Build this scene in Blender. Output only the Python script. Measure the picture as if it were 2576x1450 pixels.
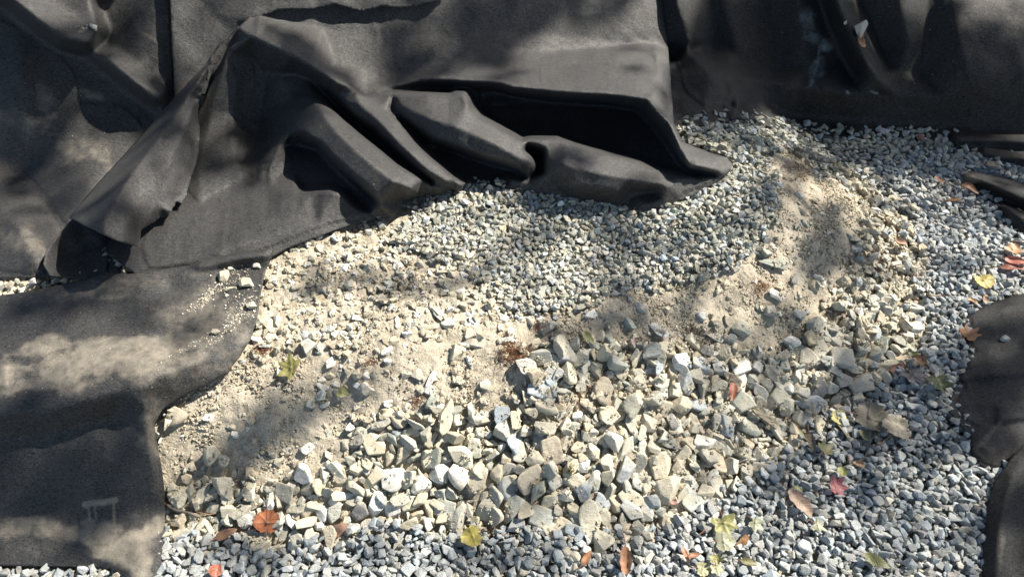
import bpy, math, random
import numpy as np
from mathutils import Matrix, Vector
from mathutils.geometry import delaunay_2d_cdt

random.seed(7)
rng = np.random.default_rng(7)
R = math.radians
for o in list(bpy.data.objects):
    bpy.data.objects.remove(o)
scene = bpy.context.scene
COL = scene.collection

# ------------------------------------------------------------------ camera
CAM_H, PITCH, HFOV = 1.60, R(50), R(71)
cam_data = bpy.data.cameras.new('camera')
cam_data.angle = HFOV
cam_data.clip_start = 0.02
cam_data.clip_end = 500
cam = bpy.data.objects.new('camera', cam_data)
cam.location = (0, 0, CAM_H)
cam.rotation_euler = (math.pi / 2 - PITCH, 0, 0)
COL.objects.link(cam)
scene.camera = cam

# ------------------------------------------------------------------ light
SUN_EL, SUN_AZ = R(46), R(62)          # azimuth measured from +y (away from the camera) towards +x
SV = np.array([math.cos(SUN_EL) * math.sin(SUN_AZ), math.cos(SUN_EL) * math.cos(SUN_AZ), math.sin(SUN_EL)])
world = bpy.data.worlds.new('World')
scene.world = world
world.use_nodes = True
wn = world.node_tree
sky = wn.nodes.new('ShaderNodeTexSky')
sky.sky_type = 'NISHITA'
sky.sun_disc = False
sky.sun_elevation = SUN_EL
sky.sun_rotation = SUN_AZ
sky.air_density = 1.0
sky.dust_density = 1.5
sky.ozone_density = 1.0
wn.links.new(sky.outputs[0], wn.nodes['Background'].inputs[0])
wn.nodes['Background'].inputs[1].default_value = 0.095
sun_data = bpy.data.lights.new('sun', 'SUN')
sun_data.energy = 5.0
sun_data.angle = R(0.53)
sun_data.color = (1.0, 0.93, 0.82)
sun = bpy.data.objects.new('sun', sun_data)
sun.rotation_euler = Vector(SV).to_track_quat('Z', 'Y').to_euler()
sun.location = (5, 3, 9)
COL.objects.link(sun)
scene.view_settings.view_transform = 'Standard'
scene.view_settings.look = 'None'
scene.view_settings.exposure = 1.2
scene.view_settings.gamma = 1.0
scene.view_settings.use_curve_mapping = False
scene.cycles.max_bounces = 6
scene.cycles.diffuse_bounces = 3

# ------------------------------------------------------------------ helpers
FOC = 1288 / math.tan(HFOV / 2)        # focal length in survey units (the survey sheet is 2576 x 1450)
RIGHT = np.array([1.0, 0, 0])
UP = np.array([0, math.sin(PITCH), math.cos(PITCH)])
FWD = np.array([0, math.cos(PITCH), -math.sin(PITCH)])
CAM = np.array([0, 0, CAM_H])


def rays(u, v):
    u = np.asarray(u, float); v = np.asarray(v, float)
    d = (u[..., None] - 1288) / FOC * RIGHT - (v[..., None] - 725) / FOC * UP + FWD
    return d


def project(P):
    q = P - CAM
    z = q @ FWD
    return 1288 + FOC * (q @ RIGHT) / z, 725 - FOC * (q @ UP) / z


def flat(u, v, z=0.0):
    d = rays(u, v)
    t = (z - CAM_H) / d[..., 2]
    return CAM + d * t[..., None]


_lat = rng.random((256, 256))


def vnoise(x, y, s=0):
    x = np.asarray(x, float) + 37.7 * s; y = np.asarray(y, float) + 91.3 * s
    xi = np.floor(x).astype(int); yi = np.floor(y).astype(int)
    fx = x - xi; fy = y - yi
    fx = fx * fx * (3 - 2 * fx); fy = fy * fy * (3 - 2 * fy)
    a = _lat[xi & 255, yi & 255]; b = _lat[(xi + 1) & 255, yi & 255]
    c = _lat[xi & 255, (yi + 1) & 255]; d = _lat[(xi + 1) & 255, (yi + 1) & 255]
    return (a * (1 - fx) + b * fx) * (1 - fy) + (c * (1 - fx) + d * fx) * fy * 1.0 - 0.5


def fbm(x, y, o=4, s=0, g=0.5):
    r = 0; a = 1
    for i in range(o):
        r = r + a * vnoise(x * 2 ** i, y * 2 ** i, s + i)
        a *= g
    return r


def smooth(t):
    t = np.clip(t, 0, 1)
    return t * t * (3 - 2 * t)


def inpoly(px, py, poly):
    poly = np.asarray(poly, float)
    r = np.zeros(np.shape(px), bool)
    n = len(poly)
    for i in range(n):
        x0, y0 = poly[i][:2]; x1, y1 = poly[(i + 1) % n][:2]
        if y0 == y1:
            continue
        c = ((y0 > py) != (y1 > py)) & (px < (x1 - x0) * (py - y0) / (y1 - y0) + x0)
        r ^= c
    return r


def segdist(px, py, pts, closed=False):
    d = np.full(np.shape(px), 1e9)
    n = len(pts)
    for i in range(n if closed else n - 1):
        a = pts[i]; b = pts[(i + 1) % n]
        ex, ey = b[0] - a[0], b[1] - a[1]
        L = ex * ex + ey * ey + 1e-12
        t = np.clip(((px - a[0]) * ex + (py - a[1]) * ey) / L, 0, 1)
        d = np.minimum(d, np.hypot(px - a[0] - t * ex, py - a[1] - t * ey))
    return d


def blur(a, sig):
    r = int(3 * sig) + 1
    k = np.exp(-0.5 * (np.arange(-r, r + 1) / sig) ** 2); k /= k.sum()
    for ax in (0, 1):
        p = np.pad(a, [(r, r) if i == ax else (0, 0) for i in (0, 1)], 'edge')
        o = 0
        for i, w in enumerate(k):
            sl = [slice(None)] * 2; sl[ax] = slice(i, i + a.shape[ax])
            o = o + w * p[tuple(sl)]
        a = o
    return a


class Grid:
    def __init__(s, a, x0, y0, st):
        s.a = a; s.x0 = x0; s.y0 = y0; s.st = st      # a[iy, ix]

    def __call__(s, x, y):
        fx = np.clip((np.asarray(x, float) - s.x0) / s.st, 0, s.a.shape[1] - 1.001)
        fy = np.clip((np.asarray(y, float) - s.y0) / s.st, 0, s.a.shape[0] - 1.001)
        i = fx.astype(int); j = fy.astype(int); fx = fx - i; fy = fy - j
        a = s.a
        return (a[j, i] * (1 - fx) + a[j, i + 1] * fx) * (1 - fy) + (a[j + 1, i] * (1 - fx) + a[j + 1, i + 1] * fx) * fy


def link(o):
    COL.objects.link(o)
    return o


def tag(o, label=None, cat=None, group=None, kind=None):
    if label: o['label'] = label
    if cat: o['category'] = cat
    if group: o['group'] = group
    if kind: o['kind'] = kind
    return o


def np_mesh(name, V, F, mat=None, smooth_shade=False, colors=None, attr='tint'):
    V = np.asarray(V, np.float32); F = np.asarray(F, np.int32)
    me = bpy.data.meshes.new(name)
    me.vertices.add(len(V)); me.vertices.foreach_set('co', V.ravel())
    k = F.shape[1]
    me.loops.add(F.size); me.loops.foreach_set('vertex_index', F.ravel())
    me.polygons.add(len(F))
    me.polygons.foreach_set('loop_start', np.arange(0, F.size, k, dtype=np.int32))
    me.polygons.foreach_set('use_smooth', np.full(len(F), smooth_shade))
    me.update(calc_edges=True)
    if colors is not None:
        ca = me.color_attributes.new(attr, 'FLOAT_COLOR', 'POINT')
        c = np.ones((len(V), 4), np.float32); c[:, :colors.shape[1]] = colors
        ca.data.foreach_set('color', c.ravel())
    if mat: me.materials.append(mat)
    return me


# ------------------------------------------------------------------ terrain height
toe = [(-900, 1290), (-300, 1310), (0, 1320), (380, 1335), (700, 1380), (1000, 1410), (1300, 1400), (1500, 1385), (1700, 1310), (1850, 1210),
       (1980, 1110), (2150, 990), (2280, 870), (2320, 740), (2290, 600), (2200, 470), (2080, 390), (2000, 300), (1900, 150), (-900, 150)]
toeW = flat(np.array([p[0] for p in toe]), np.array([p[1] for p in toe]))[:, :2]
GX0, GY0, GST = -3.6, -0.6, 0.02
gx = np.arange(GX0, 3.6, GST); gy = np.arange(GY0, 5.2, GST)
XX, YY = np.meshgrid(gx, gy)
d_in = segdist(XX, YY, toeW, True) * np.where(inpoly(XX, YY, toeW), 1, -1)
d_in = d_in + 0.05 * fbm(XX * 3, YY * 3, 3, 5)
mound = 0.20 * smooth(d_in / 0.52) + 0.02 * smooth(d_in / 0.12)
# hump of soil on the right, shallow dip between
hump = flat(np.array([2030.]), np.array([560.]), 0.2)[0]
mound = mound + 0.042 * np.exp(-(((XX - hump[0]) / 0.34) ** 2 + ((YY - hump[1]) / 0.26) ** 2))
dip = flat(np.array([1450.]), np.array([640.]), 0.2)[0]
mound = mound - 0.04 * np.exp(-(((XX - dip[0]) / 0.35) ** 2 + ((YY - dip[1]) / 0.16) ** 2))
ml = flat(np.array([150.]), np.array([1010.]), 0.2)[0]
mound = mound + 0.07 * np.exp(-(((XX - ml[0]) / 0.6) ** 2 + ((YY - ml[1]) / 0.16) ** 2))
foot_uv = [(-900, 790), (0, 690), (600, 600), (1288, 440), (1700, 300), (2100, 325), (2576, 352), (3300, 400)]
fw = flat(np.array([p[0] for p in foot_uv]), np.array([p[1] for p in foot_uv]))
yf = np.interp(gx, fw[:, 0], fw[:, 1])
yf = np.convolve(np.pad(yf, 15, 'edge'), np.hanning(31) / np.hanning(31).sum(), 'valid')
TH = R(47)
ramp = (YY - yf[None, :]) * math.tan(TH)
ramp = np.minimum(ramp, 0.95 + 0.04 * (YY - 3)) + 0.03 * fbm(XX * 2, YY * 2, 3, 9)
kk = 0.05
m = np.maximum(mound, ramp)
Gs = m + kk * np.log(np.exp((mound - m) / kk) + np.exp((ramp - m) / kk)) - 0.0
Gs = Gs - kk * np.log1p(np.exp(-np.abs(mound - ramp) / kk)) * 0.35
Gs = Gs + 0.012 * fbm(XX * 6, YY * 6, 3, 12)
gyy, gxx = np.gradient(Gs, GST)
GG = Grid(Gs, GX0, GY0, GST)
GC = Grid(1 / np.sqrt(1 + gxx ** 2 + gyy ** 2), GX0, GY0, GST)
GDX = Grid(blur(gxx, 2), GX0, GY0, GST)
GDY = Grid(blur(gyy, 2), GX0, GY0, GST)


def surf(u, v, h=0.0):
    """point on the ray through (u, v) that stands h metres proud of the terrain"""
    u = np.asarray(u, float); v = np.asarray(v, float); h = np.broadcast_to(np.asarray(h, float), u.shape)
    d = rays(u, v)
    lo = np.full(u.shape, 0.6); hi = np.full(u.shape, 5.0)
    for _ in range(36):
        mid = (lo + hi) / 2
        P = CAM + d * mid[..., None]
        f = (P[..., 2] - GG(P[..., 0], P[..., 1])) * GC(P[..., 0], P[..., 1]) - h
        lo = np.where(f > 0, mid, lo); hi = np.where(f > 0, hi, mid)
    return CAM + d * lo[..., None]


# ------------------------------------------------------------------ materials
def new_mat(name):
    m = bpy.data.materials.new(name); m.use_nodes = True
    nt = m.node_tree
    return m, nt, nt.nodes['Principled BSDF']


def N(nt, t, **kw):
    n = nt.nodes.new(t)
    for k, v in kw.items():
        if k in ('operation', 'blend_type', 'data_type', 'attribute_name', 'attribute_type', 'noise_dimensions', 'feature', 'distance'):
            setattr(n, k, v)
        else:
            n.inputs[k].default_value = v
    return n


def noise_node(nt, coord, scale, detail=3, rough=0.55):
    n = nt.nodes.new('ShaderNodeTexNoise')
    n.inputs['Scale'].default_value = scale; n.inputs['Detail'].default_value = detail
    n.inputs['Roughness'].default_value = rough
    nt.links.new(coord, n.inputs['Vector'])
    return n.outputs['Fac']


def ramp_node(nt, fac, stops):
    r = nt.nodes.new('ShaderNodeValToRGB')
    nt.links.new(fac, r.inputs[0])
    e = r.color_ramp.elements
    while len(e) < len(stops): e.new(0.5)
    for i, (p, c) in enumerate(stops):
        e[i].position = p
        e[i].color = (*c, 1) if not isinstance(c, (int, float)) else (c, c, c, 1)
    return r.outputs[0]


def mixc(nt, fac, a, b, mode='MIX'):
    n = nt.nodes.new('ShaderNodeMix'); n.data_type = 'RGBA'; n.blend_type = mode
    for inp, val in ((n.inputs[0], fac), (n.inputs[6], a), (n.inputs[7], b)):
        if hasattr(val, 'links') or hasattr(val, 'is_linked'):
            nt.links.new(val, inp)
        elif isinstance(val, (int, float)):
            inp.default_value = val
        else:
            inp.default_value = (*val, 1)
    return n.outputs[2]


def bump(nt, h, strength, dist, bsdf, prev=None):
    b = nt.nodes.new('ShaderNodeBump')
    b.inputs['Strength'].default_value = strength; b.inputs['Distance'].default_value = dist
    nt.links.new(h, b.inputs['Height'])
    if prev is not None: nt.links.new(prev, b.inputs['Normal'])
    if bsdf is not None: nt.links.new(b.outputs[0], bsdf.inputs['Normal'])
    return b.outputs[0]


def pos_out(nt):
    g = nt.nodes.new('ShaderNodeNewGeometry')
    return g.outputs['Position']


def stone_material(name, per_object, rough=0.85, dusty=0.6):
    m, nt, b = new_mat(name)
    p = pos_out(nt)
    if per_object:
        oi = nt.nodes.new('ShaderNodeObjectInfo'); base = oi.outputs['Color']
    else:
        a = nt.nodes.new('ShaderNodeAttribute'); a.attribute_name = 'tint'; base = a.outputs['Color']
    n1 = noise_node(nt, p, 70, 4, 0.6)
    n2 = noise_node(nt, p, 420, 4, 0.7)
    n3 = noise_node(nt, p, 24, 3)
    mp = nt.nodes.new('ShaderNodeMapping'); mp.inputs['Rotation'].default_value = (0.7, 0.4, 1.1); mp.inputs['Scale'].default_value = (1, 5, 1)
    nt.links.new(p, mp.inputs['Vector'])
    n5 = noise_node(nt, mp.outputs[0], 45, 5, 0.75)
    base = mixc(nt, 1.0, base, ramp_node(nt, n5, [(0.32, 0.74), (0.46, 1.0), (0.62, 1.05), (0.7, 1.3)]), 'MULTIPLY')
    c = mixc(nt, 1.0, base, ramp_node(nt, n1, [(0.3, 0.76), (0.5, 1.0), (0.72, 1.16)]), 'MULTIPLY')
    c = mixc(nt, 1.0, c, ramp_node(nt, n2, [(0.33, 0.62), (0.47, 0.98), (0.6, 1.04), (0.75, 1.25)]), 'MULTIPLY')
    dust = ramp_node(nt, n3, [(0.42, 0.0), (0.62, dusty)])
    c = mixc(nt, dust, c, (0.41, 0.375, 0.295))
    nt.links.new(c, b.inputs['Base Color'])
    b.inputs['Roughness'].default_value = rough
    b.inputs['Specular IOR Level'].default_value = 0.3
    nb = bump(nt, n1, 0.6, 0.005, None)
    nb = bump(nt, n5, 0.4, 0.003, None, nb)
    bump(nt, n2, 0.6, 0.0016, b, nb)
    return m


M_ROCK = stone_material('broken_rock', True, dusty=0.75)
M_GRAVEL = stone_material('gravel_stone', False, dusty=0.25)


def soil_material():
    m, nt, b = new_mat('dry_soil')
    p = pos_out(nt)
    n0 = noise_node(nt, p, 3.5, 4)
    n1 = noise_node(nt, p, 35, 5, 0.65)
    n2 = noise_node(nt, p, 260, 4, 0.7)
    c = ramp_node(nt, n0, [(0.3, (0.35, 0.308, 0.24)), (0.5, (0.415, 0.37, 0.292)), (0.7, (0.455, 0.412, 0.335))])
    c = mixc(nt, 1.0, c, ramp_node(nt, n1, [(0.3, 0.72), (0.55, 1.03), (0.75, 1.12)]), 'MULTIPLY')
    c = mixc(nt, 1.0, c, ramp_node(nt, n2, [(0.32, 0.66), (0.5, 1.0), (0.7, 1.2)]), 'MULTIPLY')
    nt.links.new(c, b.inputs['Base Color'])
    b.inputs['Roughness'].default_value = 0.95
    b.inputs['Specular IOR Level'].default_value = 0.15
    vor = nt.nodes.new('ShaderNodeTexVoronoi'); vor.inputs['Scale'].default_value = 190
    nt.links.new(p, vor.inputs['Vector'])
    nb = bump(nt, n1, 0.8, 0.012, None)
    nb = bump(nt, vor.outputs['Distance'], -0.55, 0.003, None, nb)
    bump(nt, n2, 0.6, 0.002, b, nb)
    return m


M_SOIL = soil_material()


def felt_material(name, dust_col=(0.33, 0.295, 0.235), film_amt=0.05, dark=0.6):
    m, nt, b = new_mat(name)
    p = pos_out(nt)
    mp = nt.nodes.new('ShaderNodeMapping'); mp.inputs['Scale'].default_value = (1, 2.4, 1.3); mp.inputs['Rotation'].default_value = (0.3, 0.2, 0.6)
    nt.links.new(p, mp.inputs['Vector'])
    nf = nt.nodes.new('ShaderNodeTexNoise'); nf.inputs['Scale'].default_value = 140; nf.inputs['Detail'].default_value = 5
    nf.inputs['Roughness'].default_value = 0.75; nf.inputs['Distortion'].default_value = 1.6
    nt.links.new(mp.outputs[0], nf.inputs['Vector'])
    n1 = nf.outputs['Fac']
    n2 = noise_node(nt, p, 620, 2, 0.6)
    n3 = noise_node(nt, p, 7, 5, 0.6)
    n4 = noise_node(nt, p, 42, 4, 0.6)
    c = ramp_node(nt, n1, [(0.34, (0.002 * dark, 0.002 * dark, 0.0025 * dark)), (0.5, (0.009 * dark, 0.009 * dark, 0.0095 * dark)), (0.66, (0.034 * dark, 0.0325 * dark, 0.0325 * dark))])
    lint = ramp_node(nt, n2, [(0.67, 0.0), (0.77, 0.30)])
    c = mixc(nt, lint, c, (0.15, 0.145, 0.14))
    film = ramp_node(nt, n3, [(0.48, 0.0), (0.74, film_amt)])
    c = mixc(nt, film, c, (0.17, 0.15, 0.125))
    a = nt.nodes.new('ShaderNodeAttribute'); a.attribute_name = 'dust'
    sep = nt.nodes.new('ShaderNodeSeparateColor'); nt.links.new(a.outputs['Color'], sep.inputs[0])
    gr = noise_node(nt, mp.outputs[0], 210, 6, 0.85)
    def madd(x, k, o_):
        q = N(nt, 'ShaderNodeMath', operation='MULTIPLY_ADD'); nt.links.new(x, q.inputs[0]); q.inputs[1].default_value = k; q.inputs[2].default_value = o_
        return q.outputs[0]
    def add(x, y):
        q = N(nt, 'ShaderNodeMath', operation='ADD'); nt.links.new(x, q.inputs[0]); nt.links.new(y, q.inputs[1]); return q.outputs[0]
    tot = add(add(sep.outputs[0], madd(gr, 1.5, -0.75)), madd(n4, 1.3, -0.75))
    thr = ramp_node(nt, tot, [(0.0, 0.0), (1.25, 0.8)])
    gate = N(nt, 'ShaderNodeMath', operation='MULTIPLY'); gate.use_clamp = True
    st = ramp_node(nt, sep.outputs[0], [(0.0, 0.0), (0.4, 1.0)])
    nt.links.new(thr, gate.inputs[0]); nt.links.new(st, gate.inputs[1])
    c = mixc(nt, gate.outputs[0], c, dust_col)
    nt.links.new(c, b.inputs['Base Color'])
    b.inputs['Roughness'].default_value = 0.64
    spec = N(nt, 'ShaderNodeMath', operation='MULTIPLY_ADD'); nt.links.new(gate.outputs[0], spec.inputs[0]); spec.inputs[1].default_value = -0.45; spec.inputs[2].default_value = 0.85 if dark > 0.5 else 0.5
    sv = N(nt, 'ShaderNodeMath', operation='MULTIPLY'); nt.links.new(spec.outputs[0], sv.inputs[0])
    nt.links.new(ramp_node(nt, n1, [(0.36, 0.35), (0.62, 1.5)]), sv.inputs[1])
    nt.links.new(sv.outputs[0], b.inputs['Specular IOR Level'])
    b.inputs['Sheen Weight'].default_value = 0.035 * dark
    b.inputs['Sheen Roughness'].default_value = 0.4
    nb = bump(nt, n1, 0.6, 0.0028, None)
    nb = bump(nt, n4, 0.25, 0.006, None, nb)
    bump(nt, n2, 0.4, 0.001, b, nb)
    return m


M_FELT = felt_material('black_felt')
M_FELT_SHADED = felt_material('black_felt_shaded', film_amt=0.015, dark=0.4)  # same felt, base colour darkened to carry the shade on the right-edge sheets
M_FELT_R = felt_material('black_felt_chalky_shaded', (0.26, 0.31, 0.33), 0.01, 0.35)  # chalky dust, plus the top right sheet's shade put into its base colour


def leaf_material():
    m, nt, b = new_mat('leaf_blade')
    oi = nt.nodes.new('ShaderNodeObjectInfo')
    a = nt.nodes.new('ShaderNodeAttribute'); a.attribute_name = 'tint'
    sep = nt.nodes.new('ShaderNodeSeparateColor'); nt.links.new(a.outputs['Color'], sep.inputs[0])
    tc = nt.nodes.new('ShaderNodeTexCoord')
    n1 = noise_node(nt, pos_out(nt), 60, 4)
    n2 = noise_node(nt, pos_out(nt), 300, 3)
    c = mixc(nt, 1.0, oi.outputs['Color'], ramp_node(nt, n1, [(0.3, 0.55), (0.5, 1.0), (0.7, 1.25)]), 'MULTIPLY')
    c = mixc(nt, ramp_node(nt, n2, [(0.55, 0.0), (0.72, 0.45)]), c, (0.13, 0.08, 0.035))
    v = mixc(nt, 0.5, c, (0.42, 0.34, 0.18))
    c = mixc(nt, sep.outputs[0], c, v)
    nt.links.new(c, b.inputs['Base Color'])
    b.inputs['Roughness'].default_value = 0.5
    b.inputs['Specular IOR Level'].default_value = 0.4
    bump(nt, n1, 0.5, 0.003, b)
    tr = nt.nodes.new('ShaderNodeBsdfTranslucent'); nt.links.new(c, tr.inputs[0])
    mx = nt.nodes.new('ShaderNodeMixShader'); mx.inputs[0].default_value = 0.25
    nt.links.new(b.outputs[0], mx.inputs[1]); nt.links.new(tr.outputs[0], mx.inputs[2])
    nt.links.new(mx.outputs[0], nt.nodes['Material Output'].inputs[0])
    return m


M_LEAF = leaf_material()


def plain(name, col, rough=0.85, var=0.3, scale=80):
    m, nt, b = new_mat(name)
    n = noise_node(nt, pos_out(nt), scale, 4)
    c = mixc(nt, 1.0, col, ramp_node(nt, n, [(0.3, 1 - var), (0.7, 1 + var)]), 'MULTIPLY')
    nt.links.new(c, b.inputs['Base Color']); b.inputs['Roughness'].default_value = rough
    bump(nt, n, 0.4, 0.002, b)
    return m


M_STALK = plain('dry_stalk', (0.20, 0.10, 0.06))
M_TWIG = plain('grey_twig', (0.15, 0.125, 0.10))
M_ROOT = plain('red_brown_root', (0.21, 0.095, 0.045))
M_GRASS = plain('dry_grass', (0.26, 0.19, 0.11))
M_MOSS = plain('moss', (0.16, 0.14, 0.04))
M_WOOD = plain('weathered_wood', (0.27, 0.23, 0.165), 0.8, 0.25, 130)
M_BARK = plain('tree_bark', (0.10, 0.08, 0.06))
M_FOLIAGE = plain('tree_foliage', (0.06, 0.085, 0.03), 0.6)

# ------------------------------------------------------------------ fabric sheets
SHEETS = {}
SHEETS['main'] = dict(
 outline=[(603,66,8),(640,30,4),(700,5,4),(830,0,3.6),(900,0,3.6),(1000,-12,3.6),(1120,-40,3.6),(1160,-180,3.6),(1655,-180,5),(1672,0,5),
  (1670,40,5.5),(1682,130,6),(1690,240,7),(1695,310,8),(1718,357,7),(1745,368,6),(1790,385,5),(1828,395,4),(1843,413,3.5),(1837,432,3),(1815,450,2.7),
  (1745,492,2.2),(1640,533,1.9),(1600,527,2.1),(1500,506,2.2),(1400,492,2.2),(1290,478,2.2),(1255,470,2.2),(1225,462,2.2),(1185,460,2.2),
  (1168,463,5),(1160,482,3),(1135,477,3),(1109,490,3),(1060,492,3),(1012,505,3),(1006,525,3),(990,543,3),(965,541,2.8),(945,546,2.5),(850,575,2.2),
  (720,625,2.2),(690,642,2),(600,668,2),(520,680,2),(480,690,2),(350,700,2),(335,684,2.6),(300,660,3),(262,628,3.4),(290,590,3),(340,540,3),(410,460,3),
  (480,330,3.5),(545,180,4.5),(580,100,6)],
 feats=[[(603,72,9),(644,95,12),(739,142,17.5),(804,180,18.5),(844,203,17),(894,227,12.5),(931,250,11.5),(969,275,11),(1006,308,11),(1056,373,11),(1106,418,9.5),(1160,465,6)],
  [(900,255,13),(945,295,13),(985,340,13),(1030,385,12.5),(1080,430,10.5),(1125,460,8)],
  [(1003,301,5),(1022,318,3),(1050,342,1.5),(1085,378,1.3),(1120,412,1.2),(1150,436,1.2),(1200,440,1.2),(1260,440,1.2)],
  [(919,232,9),(994,236,12),(1080,238,13.5),(1131,240,13),(1166,238,14),(1176,256,14.5),(1181,276,14),(1206,296,13),(1244,316,12),(1288,343,11),(1308,356,11),(1330,390,9.5),(1343,418,8),(1342,433,6)],
  [(1010,268,12),(1080,300,14.5),(1150,318,14.5),(1250,362,12.5),(1312,402,10)],
  [(990,281,8.5),(1019,301,9.5),(1094,350,11),(1144,366,11),(1219,393,10),(1288,413,8.5),(1335,436,6)],
  [(1100,364,1.5),(1144,380,1.5),(1219,407,1.3),(1288,427,1.3),(1320,447,1.3)],
  [(1185,225,5),(1196,250,2.5),(1215,283,2),(1300,332,1.6),(1316,345,2)],
  [(960,226,8),(1056,226,5),(1130,226,4)],
  [(906,231,10),(980,222,9),(1056,201,10),(1106,200,12),(1256,209,13.5),(1288,220,13.5),(1413,233,14),(1538,240,15),(1613,249,15.5),(1630,253,16),(1652,282,15),(1690,315,13.5),(1712,376,12),(1733,416,10.5)],
  [(1090,214,7),(1256,228,5),(1288,240,4),(1413,256,3),(1538,264,2.5),(1600,277,2.5),(1636,312,2),(1674,362,1.8),(1708,408,1.8),(1738,432,1.8)],
  [(1300,300,1.3),(1400,310,1.3),(1500,340,1.3),(1600,380,1.3),(1680,420,1.3),(1760,440,1.4)],
  [(700,50,4.2),(800,70,4),(950,90,4),(1100,90,4.5),(1250,80,5),(1400,90,6),(1530,100,7),(1600,120,8),(1655,160,8.5)],
  [(844,160,7),(950,180,6),(1050,160,7),(1250,160,9.5),(1400,180,11),(1530,190,12)],
  [(1200,-100,4),(1400,-100,4.5),(1600,-100,5)],
  [(1640,60,7),(1660,200,10),(1672,260,11)],
  [(1310,353,10.5),(1363,348,10.5),(1400,348,10.5),(1438,366,10.5),(1500,383,10),(1563,396,9),(1613,411,8),(1663,433,7),(1700,441,6),(1763,448,5),(1818,442,3.5)],
  [(1330,338,1.6),(1400,336,1.6),(1447,354,1.6),(1507,371,1.6),(1570,384,1.6),(1620,399,1.6),(1670,421,1.6),(1710,429,1.6)],
  [(1312,358,9.5),(1340,364,9.5),(1370,374,9.5),(1376,405,8.5),(1375,437,7),(1342,448,4.5),(1290,451,4)],
  [(1324,378,1.5),(1360,386,1.5),(1362,430,1.3),(1340,438,1.3)],
  [(1300,462,3.4),(1400,470,4)],[(1420,415,11.5),(1500,432,11),(1600,455,9),(1680,468,7)],[(1450,465,8.5),(1550,480,7.5)],[(1590,488,3.5),(1650,482,3.3)],[(1620,515,3.5),(1668,500,4.6)],
  [(1733,417,9),(1760,421,8.3),(1800,431,6.3),(1822,438,4.2)],[(1760,395,7.5),(1800,405,6.5)],[(1745,431,2.5),(1800,441,2.2)],
  [(779,214,9),(794,233,10),(819,266,10.8),(856,301,11.2),(894,331,11.2),(944,368,11.2),(994,408,10.6),(1044,438,9.5),(1081,461,7.5),(1108,480,5)],
  [(785,250,11),(815,290,13),(850,335,13.8),(895,378,13.8),(945,420,13.5),(990,455,12.5),(1035,478,9.5)],
  [(815,236,5),(850,275,3),(890,308,2.2),(925,340,1.6),(970,374,1.5),(1008,404,1.3),(1050,434,1.3),(1085,458,1.3)],
  [(850,240,10.5),(900,288,11),(950,322,11),(1000,374,11),(1050,424,9.5),(1090,455,7),(1140,473,4.5)],
  [(750,185,6.5),(790,208,6)],[(640,150,3),(665,200,2.5),(650,300,2),(660,380,2)],[(700,185,5.5),(730,235,8),(742,285,9)],[(640,330,1.3),(645,400,1.4),(645,450,2)],
  [(752,322,8.5),(786,349,10.5),(804,357,11),(831,387,11.3),(869,422,11.3),(906,454,11),(944,491,9),(966,521,6.5),(985,538,4)],
  [(742,362,2.6),(768,366,1.6),(798,373,1.3),(824,402,1.3),(858,437,1.3),(898,472,1.3),(932,502,1.3)],[(700,440,1.3),(760,420,1.3),(820,455,1.3)],
  [(728,335,6.5),(702,365,5),(684,405,4),(678,440,3.2),(688,466,3.2)],
  [(676,468,3.2),(710,481,4.5),(770,487,5.5),(800,481,6.5),(830,478,8),(858,483,7.5),(876,503,6),(900,526,4.6),(958,539,3)],
  [(770,475,1.3),(830,465,1.3),(870,476,1.3),(893,504,1.3),(918,521,1.3)],
  [(450,620,3.6),(550,590,4),(650,560,4.5),(750,530,4.8)],[(420,560,3.6),(520,500,3.2),(600,470,3)],
  [(400,668,3.6),(500,645,4.2),(600,618,4.8),(700,588,4.4),(800,562,3.8)],
  [(500,420,5),(520,330,5.5),(545,220,6),(575,130,7.5)],[(590,200,6.5),(583,300,5.5),(588,400,4),(615,470,3)],[(615,200,4.5),(606,300,3.6),(612,400,2.2)]],
 smooth=3.2)
SHEETS['flap'] = dict(
 outline=[(601,66,9.5),(577,83,6),(551,108,6),(520,158,6),(440,243,6),(340,358,6),(230,478,7),(174,547,9),(205,562,13.5),(260,590,15),(310,610,13),(347,619,9),
  (351,608,6.5),(357,576,5.5),(385,560,5.2),(405,545,5.2),(412,548,5.2),(430,530,7),(445,505,5.6),(456,512,5.6),(470,488,5.2),(480,450,5.2),(498,400,5.2),(503,330,5.8),(498,280,6),(501,250,6.4),(515,215,7),(522,180,7.4),(540,130,8),(560,106,9)],
 feats=[[(570,98,10.5),(500,200,12),(420,310,13.5),(330,430,15),(262,548,16)],[(535,180,9),(480,300,10.5),(430,400,11.5),(370,490,11),(310,580,13)],
  [(450,440,8.5),(400,520,8),(350,580,8.5)]], smooth=5, torn=(12,29))
SHEETS['under'] = dict(
 outline=[(215,520,6),(182,550,6.5),(140,598,7),(114,635,7.5),(110,662,7),(126,692,5),(200,700,3),(335,706,1.6),(300,665,1.8),(262,632,2),(300,590,1.6),(330,520,1.6)],
 feats=[[(150,620,4),(150,670,3),(220,640,1.6),(260,680,1.4)]], smooth=5)
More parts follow.
